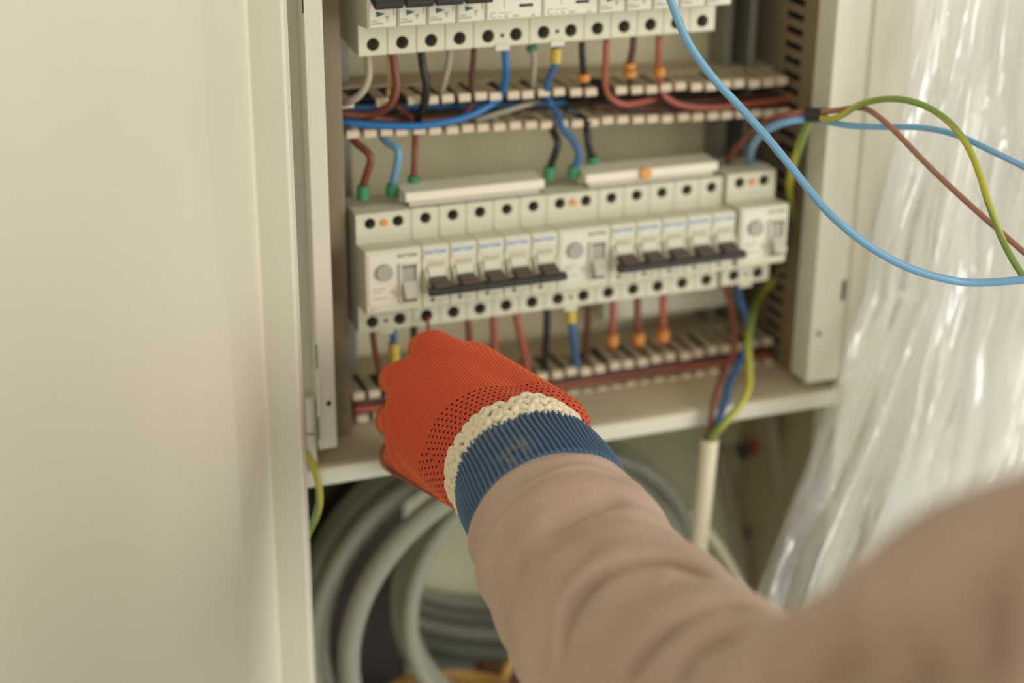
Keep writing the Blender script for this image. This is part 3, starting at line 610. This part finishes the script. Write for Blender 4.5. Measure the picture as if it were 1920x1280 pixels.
for (px, py, s, lab) in ((1408, 838, 1.0, 'red push connector below the cross bar'), (1418, 990, .8, 'dark red connector low behind the coils')):
    t = thing('wire_connector', lab, 'connector', at(px, py, y=.13), 'red connectors in the lower compartment'); bm = bmesh.new()
    cyl(bm, (0, 0, 0), (1, -.3, .3), .006 * s, .012 * s, 16, .004 * s); obj('cap', bm, REDP, t, bevel=.0006)
    bm = bmesh.new(); cyl(bm, (-.012 * s, 0.003, -.004), (1, -.3, .3), .0065 * s, .012 * s, 16); obj('base', bm, BLACKP, t, bevel=.0006)
t = thing('wire_coil', 'yellowish coil of cable at the very bottom of the picture', 'cable', at(835, 1345, y=.03))
for i in range(4):
    P = [Vector((0.038 * math.cos(a) * (1 + .05 * i), 0.03 * math.sin(a), 0.006 * i + 0.003 * math.sin(2 * a + i))) for a in np.linspace(0, 2 * math.pi, 41)]
    meshobj('loop', tube_mesh('loop', P, 0.0032, 10), YCOIL, t)
o = boxobj('cardboard_scrap', (-.03, .03, -.02, .02, -.02, .02), BROWNC, bevel=.002, loc=at(950, 1310, y=.06)); o.rotation_euler = (.3, .5, .4); tag(o, 'brown cardboard scrap at the bottom beside the sleeve', 'cardboard')
wire('tan cable stub slanting up beside the sleeve at the bottom', YCOIL, [(995, 1175, .06), (960, 1240, .05), (925, 1300, .05)], .0036, None, 'cable', 'cable_stub')

# ------------------------------------------------------------------ plastic film
def film_mat():
    m = bpy.data.materials.new('plastic_film'); m.use_nodes = True; N = m.node_tree.nodes; L = m.node_tree.links; N.clear()
    out = N.new('ShaderNodeOutputMaterial'); tr = N.new('ShaderNodeBsdfTransparent'); tr.inputs[0].default_value = (0.97, 0.97, 0.95, 1)
    gl = N.new('ShaderNodeBsdfGlossy'); gl.inputs['Roughness'].default_value = 0.07; gl.inputs[0].default_value = (1, 1, 1, 1)
    df = N.new('ShaderNodeBsdfDiffuse'); df.inputs[0].default_value = (0.94, 0.935, 0.90, 1)
    tl = N.new('ShaderNodeBsdfTranslucent'); tl.inputs[0].default_value = (0.94, 0.935, 0.90, 1)
    tc = N.new('ShaderNodeUVMap'); tc.uv_map = 'UVMap'
    mp = N.new('ShaderNodeMapping'); mp.inputs['Scale'].default_value = (12, 1.1, 1); L.new(tc.outputs[0], mp.inputs[0])
    nz = N.new('ShaderNodeTexNoise'); nz.inputs['Scale'].default_value = 3.2; nz.inputs['Detail'].default_value = 2; nz.inputs['Distortion'].default_value = 0.8; L.new(mp.outputs[0], nz.inputs['Vector'])
    mp2 = N.new('ShaderNodeMapping'); mp2.inputs['Scale'].default_value = (17, 2.4, 1); L.new(tc.outputs[0], mp2.inputs[0])
    wm = N.new('ShaderNodeMix'); wm.data_type = 'VECTOR'; wm.inputs[0].default_value = 0.22; L.new(mp2.outputs[0], wm.inputs[4]); L.new(nz.outputs['Color'], wm.inputs[5])
    vo = N.new('ShaderNodeTexVoronoi'); vo.feature = 'F1'; vo.inputs['Scale'].default_value = 1.6; L.new(wm.outputs[1], vo.inputs['Vector'])
    sm = N.new('ShaderNodeMath'); sm.operation = 'MULTIPLY_ADD'; sm.inputs[1].default_value = 0.25; L.new(nz.outputs['Fac'], sm.inputs[0]); L.new(vo.outputs['Distance'], sm.inputs[2])
    bp = N.new('ShaderNodeBump'); bp.inputs['Strength'].default_value = 1.0; bp.inputs['Distance'].default_value = 0.016; L.new(sm.outputs[0], bp.inputs['Height'])
    L.new(bp.outputs[0], gl.inputs['Normal'])
    a = N.new('ShaderNodeMixShader'); a.inputs[0].default_value = 0.5; L.new(df.outputs[0], a.inputs[1]); L.new(tl.outputs[0], a.inputs[2])
    b = N.new('ShaderNodeMixShader'); b.inputs[0].default_value = 0.36; L.new(tr.outputs[0], b.inputs[1]); L.new(a.outputs[0], b.inputs[2])
    fr = N.new('ShaderNodeFresnel'); fr.inputs[0].default_value = 1.5; L.new(bp.outputs[0], fr.inputs['Normal'])
    mul = N.new('ShaderNodeMath'); mul.operation = 'MULTIPLY_ADD'; mul.inputs[1].default_value = 1.0; mul.inputs[2].default_value = 0.10; L.new(fr.outputs[0], mul.inputs[0])
    c = N.new('ShaderNodeMixShader'); L.new(mul.outputs[0], c.inputs[0]); L.new(b.outputs[0], c.inputs[1]); L.new(gl.outputs[0], c.inputs[2]); L.new(c.outputs[0], out.inputs[0]); return m
left = [(-60, 1742), (0, 1733), (110, 1712), (200, 1690), (300, 1668), (420, 1643), (560, 1625), (640, 1592), (720, 1560), (800, 1532), (900, 1500), (1000, 1468), (1100, 1424), (1200, 1380), (1400, 1290)]
NU, NV = 300, 200; bm = bmesh.new(); uvl = bm.loops.layers.uv.new('UVMap'); G = []
rs = np.random.RandomState(5); ridges = [(rs.uniform(-.05, 1.05), rs.uniform(-.2, .2), rs.uniform(.008, .025), rs.uniform(-1, 1) * .015, rs.uniform(0, 1), rs.uniform(.12, .5)) for _ in range(100)]
for j in range(NV + 1):
    v = j / NV; py = -60 + 1460 * v; xl = np.interp(py, [a for a, _ in left], [b for _, b in left]); row = []
    for i in range(NU + 1):
        u = i / NU; px = xl + (2750 - xl) * u + 5 * math.sin(7 * v + 11 * v * v) * (1 - u)
        base = -0.060 - 0.05 * v * v - 0.02 * u
        y = base + 0.006 * math.sin(22 * u + 3 * v) * (0.4 + v) + 0.003 * math.sin(52 * u - 7 * v)
        for (u0, k, wd, am, v0, vl) in ridges:
            dd_ = (u - u0 - k * (v - .5)) / wd
            if abs(dd_) < 3: y += am * math.exp(-dd_ * dd_) * math.exp(-((v - v0) / vl) ** 2)
        row.append(bm.verts.new(at(px, py, y=y)))
    G.append(row)
for j in range(NV):
    for i in range(NU):
        f = bm.faces.new((G[j][i], G[j + 1][i], G[j + 1][i + 1], G[j][i + 1])); f.smooth = True
        for lp, (a, b) in zip(f.loops, ((i, j), (i, j + 1), (i + 1, j + 1), (i + 1, j))): lp[uvl].uv = (a / NU, b / NV)
me = bpy.data.meshes.new('plastic_film'); bm.to_mesh(me); bm.free()
film = meshobj('plastic_film', me, film_mat()); tag(film, 'clear crumpled plastic sheet hanging over the right frame and wall', 'plastic sheet')

# ------------------------------------------------------------------ the electrician's arm
person = thing('person', 'person in dusty rose sweater, navy cuff and orange glove, arm reaching into the cabinet', 'person', at(2050, 1500, d=.5))
pinv = Matrix.Translation(person.location).inverted()
def own(o): o.parent = person; o.matrix_parent_inverse = pinv; return o

# sleeve path: px, py, depth, radius; unseen torso end sized to block light
SP = [(1030, 962, .862, .0415), (1040, 985, .855, .0450), (1066, 1030, .842, .0480), (1118, 1116, .812, .0500), (1188, 1215, .772, .0545), (1300, 1345, .715, .0585), (1480, 1452, .640, .0580), (1680, 1430, .560, .0600), (1860, 1378, .500, .0625), (2080, 1340, .450, .070), (2350, 1380, .425, .085), (2680, 1560, .42, .10), (2950, 2100, .42, .12), (3000, 2900, .42, .13)]
NS = 60
path = catmull([at(a, b, d=d) for a, b, d, r in SP], NS); radl = [v.x for v in catmull([(r, 0, 0) for *_, r in SP], NS)]
T, N_, B_ = frames(path); SEG = 280
bm = bmesh.new(); rings = []
for i, p in enumerate(path):
    rings.append([bm.verts.new(p + N_[i] * (radl[i] * math.cos(2 * math.pi * k / SEG)) + B_[i] * (radl[i] * math.sin(2 * math.pi * k / SEG))) for k in range(SEG)])
for i in range(len(rings) - 1):
    for k in range(SEG): bm.faces.new((rings[i][k], rings[i][(k + 1) % SEG], rings[i + 1][(k + 1) % SEG], rings[i + 1][k])).smooth = True
bm.faces.new(rings[-1]); bmesh.ops.recalc_face_normals(bm, faces=bm.faces); bm.normal_update(); bm.verts.index_update()
bvh = BVHTree.FromBMesh(bm)
def on_sleeve(px, py):
    r = (at(px, py, d=1) - CAM).normalized(); h = bvh.ray_cast(CAM, r)[0]; return h
creases = [([(1048, 1245), (1058, 1190), (1085, 1135), (1120, 1095), (1160, 1068), (1205, 1053), (1255, 1052), (1300, 1064), (1340, 1082)], .0320, .0036, .0065, .0100),
    ([(1175, 1278), (1200, 1235), (1240, 1195), (1285, 1160), (1335, 1138), (1385, 1132), (1420, 1145)], .0300, .0040, .0045, .011),
    ([(1270, 1278), (1290, 1248), (1320, 1220), (1355, 1200), (1400, 1190)], .0220, .0040, .003, .014),
    ([(1020, 1010), (1045, 978), (1090, 952), (1140, 938), (1180, 940)], .0055, .0075, .0016, .016),
    ([(950, 1215), (955, 1150), (965, 1085), (985, 1030)], .0050, .0060, .0016, .012),
    ([(1010, 1270), (1012, 1200), (1030, 1130), (1070, 1070), (1130, 1020)], .0055, .0080, .0022, .016),
    ([(1440, 1270), (1500, 1235), (1570, 1215), (1640, 1210)], .014, .012, .003, .03),
    ([(1560, 1278), (1640, 1225), (1740, 1190), (1840, 1200)], .018, .016, .003, .03),
    ([(1750, 1150), (1830, 1110), (1890, 1090), (1918, 1085)], .018, .020, .001, .035)]
vc = np.array([v.co for v in bm.verts]); vn = np.array([v.normal for v in bm.verts]); disp = np.zeros(len(vc))
for pts, dep, wd, rid, rw in creases:
    hs = [h for h in (on_sleeve(*p) for p in pts) if h is not None]
    if len(hs) < 3: continue
    C = np.array(catmull(hs, 12)); tt = np.linspace(0, 1, len(C)); best = np.full(len(vc), 9.); bi = np.zeros(len(vc), int)
    for s, c_ in enumerate(C):
        d_ = np.linalg.norm(vc - c_, axis=1); mk = d_ < best; best[mk] = d_[mk]; bi[mk] = s
    Tg = np.gradient(C, axis=0); sd_ = np.einsum('ij,ij->i', vc - C[bi], np.cross(Tg[bi], vn)); sg = .5 + .5 * np.tanh(sd_ / (1.2 * wd))
    env = np.clip(np.minimum(tt[bi], 1 - tt[bi]) * 4.5, 0.0, 1) ** 1.1
    disp += env * (-dep * np.exp(-(best / wd) ** 2) - .20 * dep * np.exp(-(best / (wd * 3.4)) ** 2) + rid * (sg * 1.5 * np.exp(-((best - wd * 2.2) / (rw * 1.5)) ** 2) + (1 - sg) * .25 * np.exp(-(best / rw) ** 2)))
ang = np.tile(np.arange(SEG) * 2 * math.pi / SEG, len(path)); ss = np.repeat(np.arange(len(path)), SEG) / NS
disp += .0009 * np.sin(3 * ang + 2.2 * ss) * np.sin(2.4 * ss + 1) + .0007 * np.sin(5 * ang - 3.1 * ss) + .0006 * np.sin(9 * ss + 2 * np.sin(ang))
disp *= np.clip(ss * 1.2, 0, 1)
for v, d_, nn in zip(bm.verts, disp, vn): v.co += Vector(nn) * float(d_)
me = bpy.data.meshes.new('sweater'); bm.to_mesh(me); bm.free()
def cloth_mat(name, rgb, rgb2, sheen=.08):
    m = bpy.data.materials.new(name); m.use_nodes = True; N = m.node_tree.nodes; L = m.node_tree.links; b = N['Principled BSDF']; b.inputs['Roughness'].default_value = .9
    b.inputs['Specular IOR Level'].default_value = .15; b.inputs['Sheen Weight'].default_value = sheen; b.inputs['Sheen Roughness'].default_value = .5
    tc = N.new('ShaderNodeTexCoord'); n = N.new('ShaderNodeTexNoise'); n.inputs['Scale'].default_value = 22; n.inputs['Detail'].default_value = 5; L.new(tc.outputs['Object'], n.inputs['Vector'])
    mx = N.new('ShaderNodeMix'); mx.data_type = 'RGBA'; mx.inputs[6].default_value = lin(*rgb); mx.inputs[7].default_value = lin(*rgb2); L.new(n.outputs['Fac'], mx.inputs[0]); L.new(mx.outputs[2], b.inputs['Base Color'])
    wv = N.new('ShaderNodeTexWave'); wv.inputs['Scale'].default_value = 260; wv.inputs['Distortion'].default_value = 1.5; wv.bands_direction = 'Z'; L.new(tc.outputs['Object'], wv.inputs['Vector'])
    n2 = N.new('ShaderNodeTexNoise'); n2.inputs['Scale'].default_value = 1500; L.new(tc.outputs['Object'], n2.inputs['Vector'])
    ad = N.new('ShaderNodeMath'); ad.operation = 'ADD'; L.new(wv.outputs['Fac'], ad.inputs[0]); L.new(n2.outputs['Fac'], ad.inputs[1])
    bp = N.new('ShaderNodeBump'); bp.inputs['Strength'].default_value = .35; bp.inputs['Distance'].default_value = .0003; L.new(ad.outputs[0], bp.inputs['Height']); L.new(bp.outputs[0], b.inputs['Normal']); return m
sw = own(meshobj('sweater', me, cloth_mat('sweater_fleece', (160, 133, 113), (190, 165, 142)))); sw['label'] = 'dusty rose sweatshirt sleeve with deep folds'
own(meshobj('body', tube_mesh('body', path[10:-2*NS], lambda t: .026 + .010 * t, 24), SKIN))

# ribbed cuff
W0 = at(986, 882, d=.892); W1 = at(1036, 972, d=.858); ax = (W1 - W0).normalized()
u1 = (RX - ax * RX.dot(ax)).normalized(); u2 = ax.cross(u1)
def ringmesh(name, n_s, n_t, fn):
    bm = bmesh.new(); R_ = [[bm.verts.new(fn(i / n_s, 2 * math.pi * k / n_t)) for k in range(n_t)] for i in range(n_s + 1)]
    for i in range(n_s):
        for k in range(n_t): bm.faces.new((R_[i][k], R_[i][(k + 1) % n_t], R_[i + 1][(k + 1) % n_t], R_[i + 1][k])).smooth = True
    bmesh.ops.recalc_face_normals(bm, faces=bm.faces); me = bpy.data.meshes.new(name); bm.to_mesh(me); bm.free(); return me
CL = (W1 - W0).length; NR = 86
def cuff_fn(s, th):
    # s 0..0.12 inner lip, then outer skin to the sleeve seam
    rib = math.cos(NR * th + 1.2 * math.sin(2 * th + 4 * s)); rib = math.copysign(abs(rib) ** .7, rib)
    if s < .12: r = .0345 + .0052 * s / .12; t = .006 * (1 - s / .12); amp = .0002
    else:
        q = (s - .12) / .88; t = q * (CL + .004); r = .0406 + .0022 * q + .0010 * math.sin(math.pi * q) - (.0016 * max(0, (q - .86) / .14) ** 2) - .0012 * math.exp(-q * 18); amp = .00075 * min(1, q * 9) * (1 - max(0, (q - .86) / .14) * .7)
        r += .0011 * math.exp(-((q - .93) / .035) ** 2)
    r += amp * rib + .0006 * math.sin(3 * th + 1) + .0004 * math.sin(5 * th + 9 * s)
    return W0 + ax * t + u1 * (r * math.cos(th)) + u2 * (r * math.sin(th))
def cuff_mat():
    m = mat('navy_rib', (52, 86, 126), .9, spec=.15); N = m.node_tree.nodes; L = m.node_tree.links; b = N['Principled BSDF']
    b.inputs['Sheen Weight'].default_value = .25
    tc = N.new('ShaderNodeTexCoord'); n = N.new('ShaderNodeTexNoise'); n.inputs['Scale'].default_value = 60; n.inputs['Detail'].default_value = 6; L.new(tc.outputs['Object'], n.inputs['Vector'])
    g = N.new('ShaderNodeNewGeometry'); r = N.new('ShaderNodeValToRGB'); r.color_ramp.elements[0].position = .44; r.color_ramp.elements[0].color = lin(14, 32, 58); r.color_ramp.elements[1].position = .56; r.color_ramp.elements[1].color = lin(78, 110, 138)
    L.new(g.outputs['Pointiness'], r.inputs[0])  # shade in the rib grooves painted dark, crests painted lighter
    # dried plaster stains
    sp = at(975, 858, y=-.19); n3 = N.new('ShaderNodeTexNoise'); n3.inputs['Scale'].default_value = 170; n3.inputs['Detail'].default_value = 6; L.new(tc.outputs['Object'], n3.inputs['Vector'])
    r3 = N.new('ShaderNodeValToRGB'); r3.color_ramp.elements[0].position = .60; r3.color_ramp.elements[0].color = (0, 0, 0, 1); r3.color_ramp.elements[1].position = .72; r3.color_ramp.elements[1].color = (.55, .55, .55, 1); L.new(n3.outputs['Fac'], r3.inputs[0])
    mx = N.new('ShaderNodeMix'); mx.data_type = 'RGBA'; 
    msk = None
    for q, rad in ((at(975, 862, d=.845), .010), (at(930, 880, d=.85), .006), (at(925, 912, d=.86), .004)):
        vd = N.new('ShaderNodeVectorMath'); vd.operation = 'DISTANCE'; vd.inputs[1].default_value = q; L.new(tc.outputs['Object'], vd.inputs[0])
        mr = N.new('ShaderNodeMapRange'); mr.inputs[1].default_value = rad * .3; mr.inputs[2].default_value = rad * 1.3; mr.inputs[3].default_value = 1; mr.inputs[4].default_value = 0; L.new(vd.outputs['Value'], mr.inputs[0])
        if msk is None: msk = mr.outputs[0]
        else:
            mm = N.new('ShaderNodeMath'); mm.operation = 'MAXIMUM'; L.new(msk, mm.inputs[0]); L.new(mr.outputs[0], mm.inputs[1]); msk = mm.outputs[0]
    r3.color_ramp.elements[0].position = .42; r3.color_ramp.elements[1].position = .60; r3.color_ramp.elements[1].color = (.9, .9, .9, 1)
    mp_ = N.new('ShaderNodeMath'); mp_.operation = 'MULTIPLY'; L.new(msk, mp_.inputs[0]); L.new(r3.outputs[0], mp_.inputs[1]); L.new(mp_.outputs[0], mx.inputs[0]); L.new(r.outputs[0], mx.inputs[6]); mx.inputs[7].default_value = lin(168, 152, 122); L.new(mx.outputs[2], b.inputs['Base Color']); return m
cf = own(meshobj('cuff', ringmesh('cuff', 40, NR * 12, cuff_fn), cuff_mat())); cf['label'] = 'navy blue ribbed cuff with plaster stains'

# glove edging: chunky crochet lumps around the glove's hem
bm = bmesh.new(); rs = np.random.RandomState(3)
for row, (tz, rr, nn) in enumerate(((-.0105, .0392, 34), (-.0070, .0402, 33), (-.0035, .0408, 32), (0.0000, .0408, 32), (0.0030, .0395, 30))):
    for k in range(nn):
        th = 2 * math.pi * (k + .5 * (row % 2)) / nn + rs.uniform(-.04, .04); r = rr + rs.uniform(-.0006, .0008)
        rt = max(0, math.cos(th)) ** 2; r -= .0040 * rt
        c_ = W0 + ax * (tz + .0085 * rt + rs.uniform(-.0012, .0012)) + u1 * r * math.cos(th) + u2 * r * math.sin(th)
        rad = (u1 * math.cos(th) + u2 * math.sin(th)); tan = ax.cross(rad)
        for q in (-1, 1):   # each stitch: two crossed plump strands
            d1 = (tan * .8 + ax * .75 * q).normalized(); d2 = rad.cross(d1)
            mtx = Matrix((d1, d2, rad)).transposed().to_4x4(); mtx.translation = c_ + tan * .0016 * q
            S = Matrix.Diagonal((.0042, .0021, .0024, 1)); bmesh.ops.create_icosphere(bm, subdivisions=2, radius=1, matrix=mtx @ S)
for f in bm.faces: f.smooth = True
ed = own(obj('glove_edging', bm, mat('cream_yarn', (226, 212, 178), .9, .12, 400, .6, 2600, spec=.15, sheen=.3), smooth=True)); ed['label'] = 'chunky cream crocheted hem of the glove'

# glove: tapered capsules fused by remeshing
def gm(px, py, y=None, d=None): return at(px, py, y=y, d=d)
K = dict(i=gm(814, 655, y=-.088), m=gm(759, 712, y=-.084), r=gm(752, 790, y=-.084), p=gm(758, 860, y=-.090))
caps = []
def cap(a, ra, b, rb): caps.append((a, ra, b, rb))
cap(gm(845, 762, d=.945), .031, W0, .0355)
cap(W0, .0355, W0 + ax * .010, .035)
cap(gm(800, 770, d=.950), .024, gm(850, 775, d=.945), .030)
cap(gm(790, 715, d=.953), .0165, gm(870, 760, d=.945), .025); cap(gm(772, 830, d=.953), .0155, gm(850, 850, d=.945), .022)
cap(K['i'], .0118, gm(1040, 803, d=.912), .020); cap(K['m'], .0125, gm(1005, 845, d=.885), .022)
cap(K['r'], .0125, gm(965, 890, d=.885), .021); cap(K['p'], .0115, gm(903, 922, d=.902), .0155)
cap(gm(880, 700, d=.955), .019, gm(1010, 800, d=.915), .024)
cap(gm(800, 820, d=.945), .020, gm(900, 890, d=.905), .024)
fing = dict(i=[K['i'], gm(797, 655, y=-.050), gm(806, 668, y=-.030), gm(815, 682, y=-.034)],
    m=[K['m'], gm(742, 712, y=-.045), gm(775, 728, y=-.026), gm(820, 745, y=-.040)],
    r=[K['r'], gm(735, 788, y=-.047), gm(768, 800, y=-.028), gm(812, 806, y=-.046)],
    p=[K['p'], gm(742, 855, y=-.056), gm(770, 866, y=-.040), gm(808, 872, y=-.052)])
for k_, P in fing.items():
    R_ = (.0118, .0108, .0098, .0090)
    for j in range(3): cap(P[j], R_[j], P[j + 1], R_[j + 1])
th_ = [gm(975, 790, d=.935), gm(915, 735, y=-.085), gm(862, 700, y=-.050), gm(828, 676, y=-.030)]
for j in range(3): cap(th_[j], (.018, .014, .012, .0100)[j], th_[j + 1], (.018, .014, .012, .0100)[j + 1])
bm = bmesh.new()
for a, ra, b, rb in caps:
    n = max(2, int((b - a).length / .003))
    q = (b - a).normalized().to_track_quat('Z', 'Y'); SG, ST = 20, 8; rows_ = []
    L_ = (b - a).length
    for j in range(ST + 1):
        phi = -math.pi / 2 + math.pi / 2 * j / ST; rows_.append((ra * math.sin(phi), ra * math.cos(phi)))
    for j in range(ST + 1):
        phi = math.pi / 2 * j / ST; rows_.append((L_ + rb * math.sin(phi), rb * math.cos(phi)))
    vv = [[bm.verts.new(a + q @ Vector((max(rr, 1e-5) * math.cos(2 * math.pi * k / SG), max(rr, 1e-5) * math.sin(2 * math.pi * k / SG), zz))) for k in range(SG)] for zz, rr in rows_]
    for j in range(len(vv) - 1):
        for k in range(SG): bm.faces.new((vv[j][k], vv[j][(k + 1) % SG], vv[j + 1][(k + 1) % SG], vv[j + 1][k]))
    bm.faces.new(vv[0][::-1]); bm.faces.new(vv[-1])
me = bpy.data.meshes.new('tmp'); bm.to_mesh(me); bm.free(); tmp = bpy.data.objects.new('tmp', me); COL.objects.link(tmp)
md = tmp.modifiers.new('r', 'REMESH'); md.mode = 'VOXEL'; md.voxel_size = .0013
md = tmp.modifiers.new('s', 'SMOOTH'); md.iterations = 34; md.factor = .6
dg = bpy.context.evaluated_depsgraph_get(); dg.update(); gme = bpy.data.meshes.new_from_object(tmp.evaluated_get(dg)); bpy.data.objects.remove(tmp); gme.name = 'work_glove'
gme.shade_smooth()
nv = len(gme.vertices); co = np.empty(nv * 3, 'f'); gme.vertices.foreach_get('co', co); co = co.reshape(-1, 3)
# knit coordinates: around/along the hand and around/along the wrist
KC = np.array((K['m'] + K['r']) / 2); WN = np.array(W0); h = WN - KC; h /= np.linalg.norm(h)
e1 = np.array(-RF); e1 = e1 - h * e1.dot(h); e1 /= np.linalg.norm(e1); e2 = np.cross(h, e1); rel = co - KC
kx = rel @ h; ka = (rel @ e2) / (1 - 4.2 * np.clip(kx, -.03, .11))
axn = np.array(ax); relw = co - WN; ws = -(relw @ axn); wa = np.arctan2(relw @ np.array(u2), relw @ np.array(u1)) * .040
at1 = gme.attributes.new('knit', 'FLOAT_VECTOR', 'POINT'); at1.data.foreach_set('vector', np.c_[kx, ka, np.zeros(nv)].astype('f').ravel())
at2 = gme.attributes.new('wrist', 'FLOAT_VECTOR', 'POINT'); at2.data.foreach_set('vector', np.c_[ws, wa, np.zeros(nv)].astype('f').ravel())
# palm side (away from the viewer and low) carries the dark coating
front = rel @ e1; low = rel @ np.array(RD)
pm = (front + .0 < -.016) | ((front < -.004) & (low > .040))
pm = 1 / (1 + np.exp((front + .016 - .75 * np.clip(low - .024, 0, 1)) / .0007))
pm[ws < .030] = 0
at3 = gme.attributes.new('palm', 'FLOAT', 'POINT'); at3.data.foreach_set('value', pm.astype('f'))
def glove_mat():
    m = bpy.data.materials.new('orange_knit'); m.use_nodes = True; N = m.node_tree.nodes; L = m.node_tree.links; b = N['Principled BSDF']
    b.inputs['Roughness'].default_value = .85; b.inputs['Specular IOR Level'].default_value = .2; b.inputs['Sheen Weight'].default_value = .5; b.inputs['Sheen Roughness'].default_value = .35; b.inputs['Sheen Tint'].default_value = lin(255, 150, 70)
    def A(n): a = N.new('ShaderNodeAttribute'); a.attribute_name = n; return a
    def MA(op, *a):
        x = N.new('ShaderNodeMath'); x.operation = op
        for i, v in enumerate(a):
            if isinstance(v, (int, float)): x.inputs[i].default_value = v
            else: L.new(v, x.inputs[i])
        return x.outputs[0]
    k = N.new('ShaderNodeSeparateXYZ'); L.new(A('knit').outputs['Vector'], k.inputs[0])
    wr = N.new('ShaderNodeSeparateXYZ'); L.new(A('wrist').outputs['Vector'], wr.inputs[0])
    T2 = 2 * math.pi
    row = MA('SINE', MA('MULTIPLY', k.outputs[1], T2 / .00165)); st = MA('SINE', MA('MULTIPLY', k.outputs[0], T2 / .0016))
    knit = MA('ADD', MA('MULTIPLY', row, .65), MA('MULTIPLY', MA('MULTIPLY', st, row), .35))
    # mesh band near the wrist: staggered small holes
    s_, a_ = wr.outputs[0], wr.outputs[1]; pr_, pa = .0031, .0036
    iy = MA('FLOOR', MA('DIVIDE', s_, pr_)); fy = MA('SUBTRACT', MA('FRACT', MA('DIVIDE', s_, pr_)), .5)
    off = MA('MULTIPLY', MA('MODULO', iy, 2.0), .5); fx = MA('SUBTRACT', MA('FRACT', MA('ADD', MA('DIVIDE', a_, pa), off)), .5)
    dist = MA('SQRT', MA('ADD', MA('POWER', MA('MULTIPLY', fx, pa), 2.0), MA('POWER', MA('MULTIPLY', fy, pr_), 2.0)))
    dot = MA('LESS_THAN', dist, .00072); band = MA('MULTIPLY', MA('GREATER_THAN', s_, .004), MA('LESS_THAN', s_, pr_ * 12)); hole = MA('MULTIPLY', dot, band)
    mx = N.new('ShaderNodeMix'); mx.data_type = 'RGBA'; mx.inputs[6].default_value = lin(178, 62, 44); mx.inputs[7].default_value = lin(216, 90, 60); L.new(MA('MULTIPLY_ADD', knit, .5, .5), mx.inputs[0])
    m2 = N.new('ShaderNodeMix'); m2.data_type = 'RGBA'; L.new(hole, m2.inputs[0]); L.new(mx.outputs[2], m2.inputs[6]); m2.inputs[7].default_value = lin(40, 16, 14)
    m3 = N.new('ShaderNodeMix'); m3.data_type = 'RGBA'; L.new(A('palm').outputs['Fac'], m3.inputs[0]); L.new(m2.outputs[2], m3.inputs[6]); m3.inputs[7].default_value = lin(44, 44, 42)
    L.new(m3.outputs[2], b.inputs['Base Color'])
    hgt = MA('SUBTRACT', MA('MULTIPLY', knit, .5), MA('MULTIPLY', hole, 2.0)); bp = N.new('ShaderNodeBump'); bp.inputs['Strength'].default_value = .6; bp.inputs['Distance'].default_value = .0004; L.new(hgt, bp.inputs['Height']); L.new(bp.outputs[0], b.inputs['Normal']); return m
gme.materials.clear(); gl = own(meshobj('work_glove', gme, glove_mat())); gl['label'] = 'orange-red knitted work glove closed in a fist, dark palm coating'

# screwdriver held in the fist
sd = thing('screwdriver', 'thin red-shafted screwdriver held in the glove, tip in the third lower terminal', 'screwdriver', at(801, 596, y=.006))
sinv = Matrix.Translation(sd.location).inverted(); A = at(801, 592, y=.006); Bq = at(806, 640, y=-.040)
bm = bmesh.new(); cyl(bm, A, Bq - A, .0013, (Bq - A).length, 12); o = obj('shaft', bm, W_RED); o.parent = sd; o.matrix_parent_inverse = sinv
D_ = (Bq - A).normalized(); bm = bmesh.new(); cyl(bm, Bq, D_, .0045, .05, 16, .006); o = obj('handle', bm, W_RED, bevel=.001); o.parent = sd; o.matrix_parent_inverse = sinv
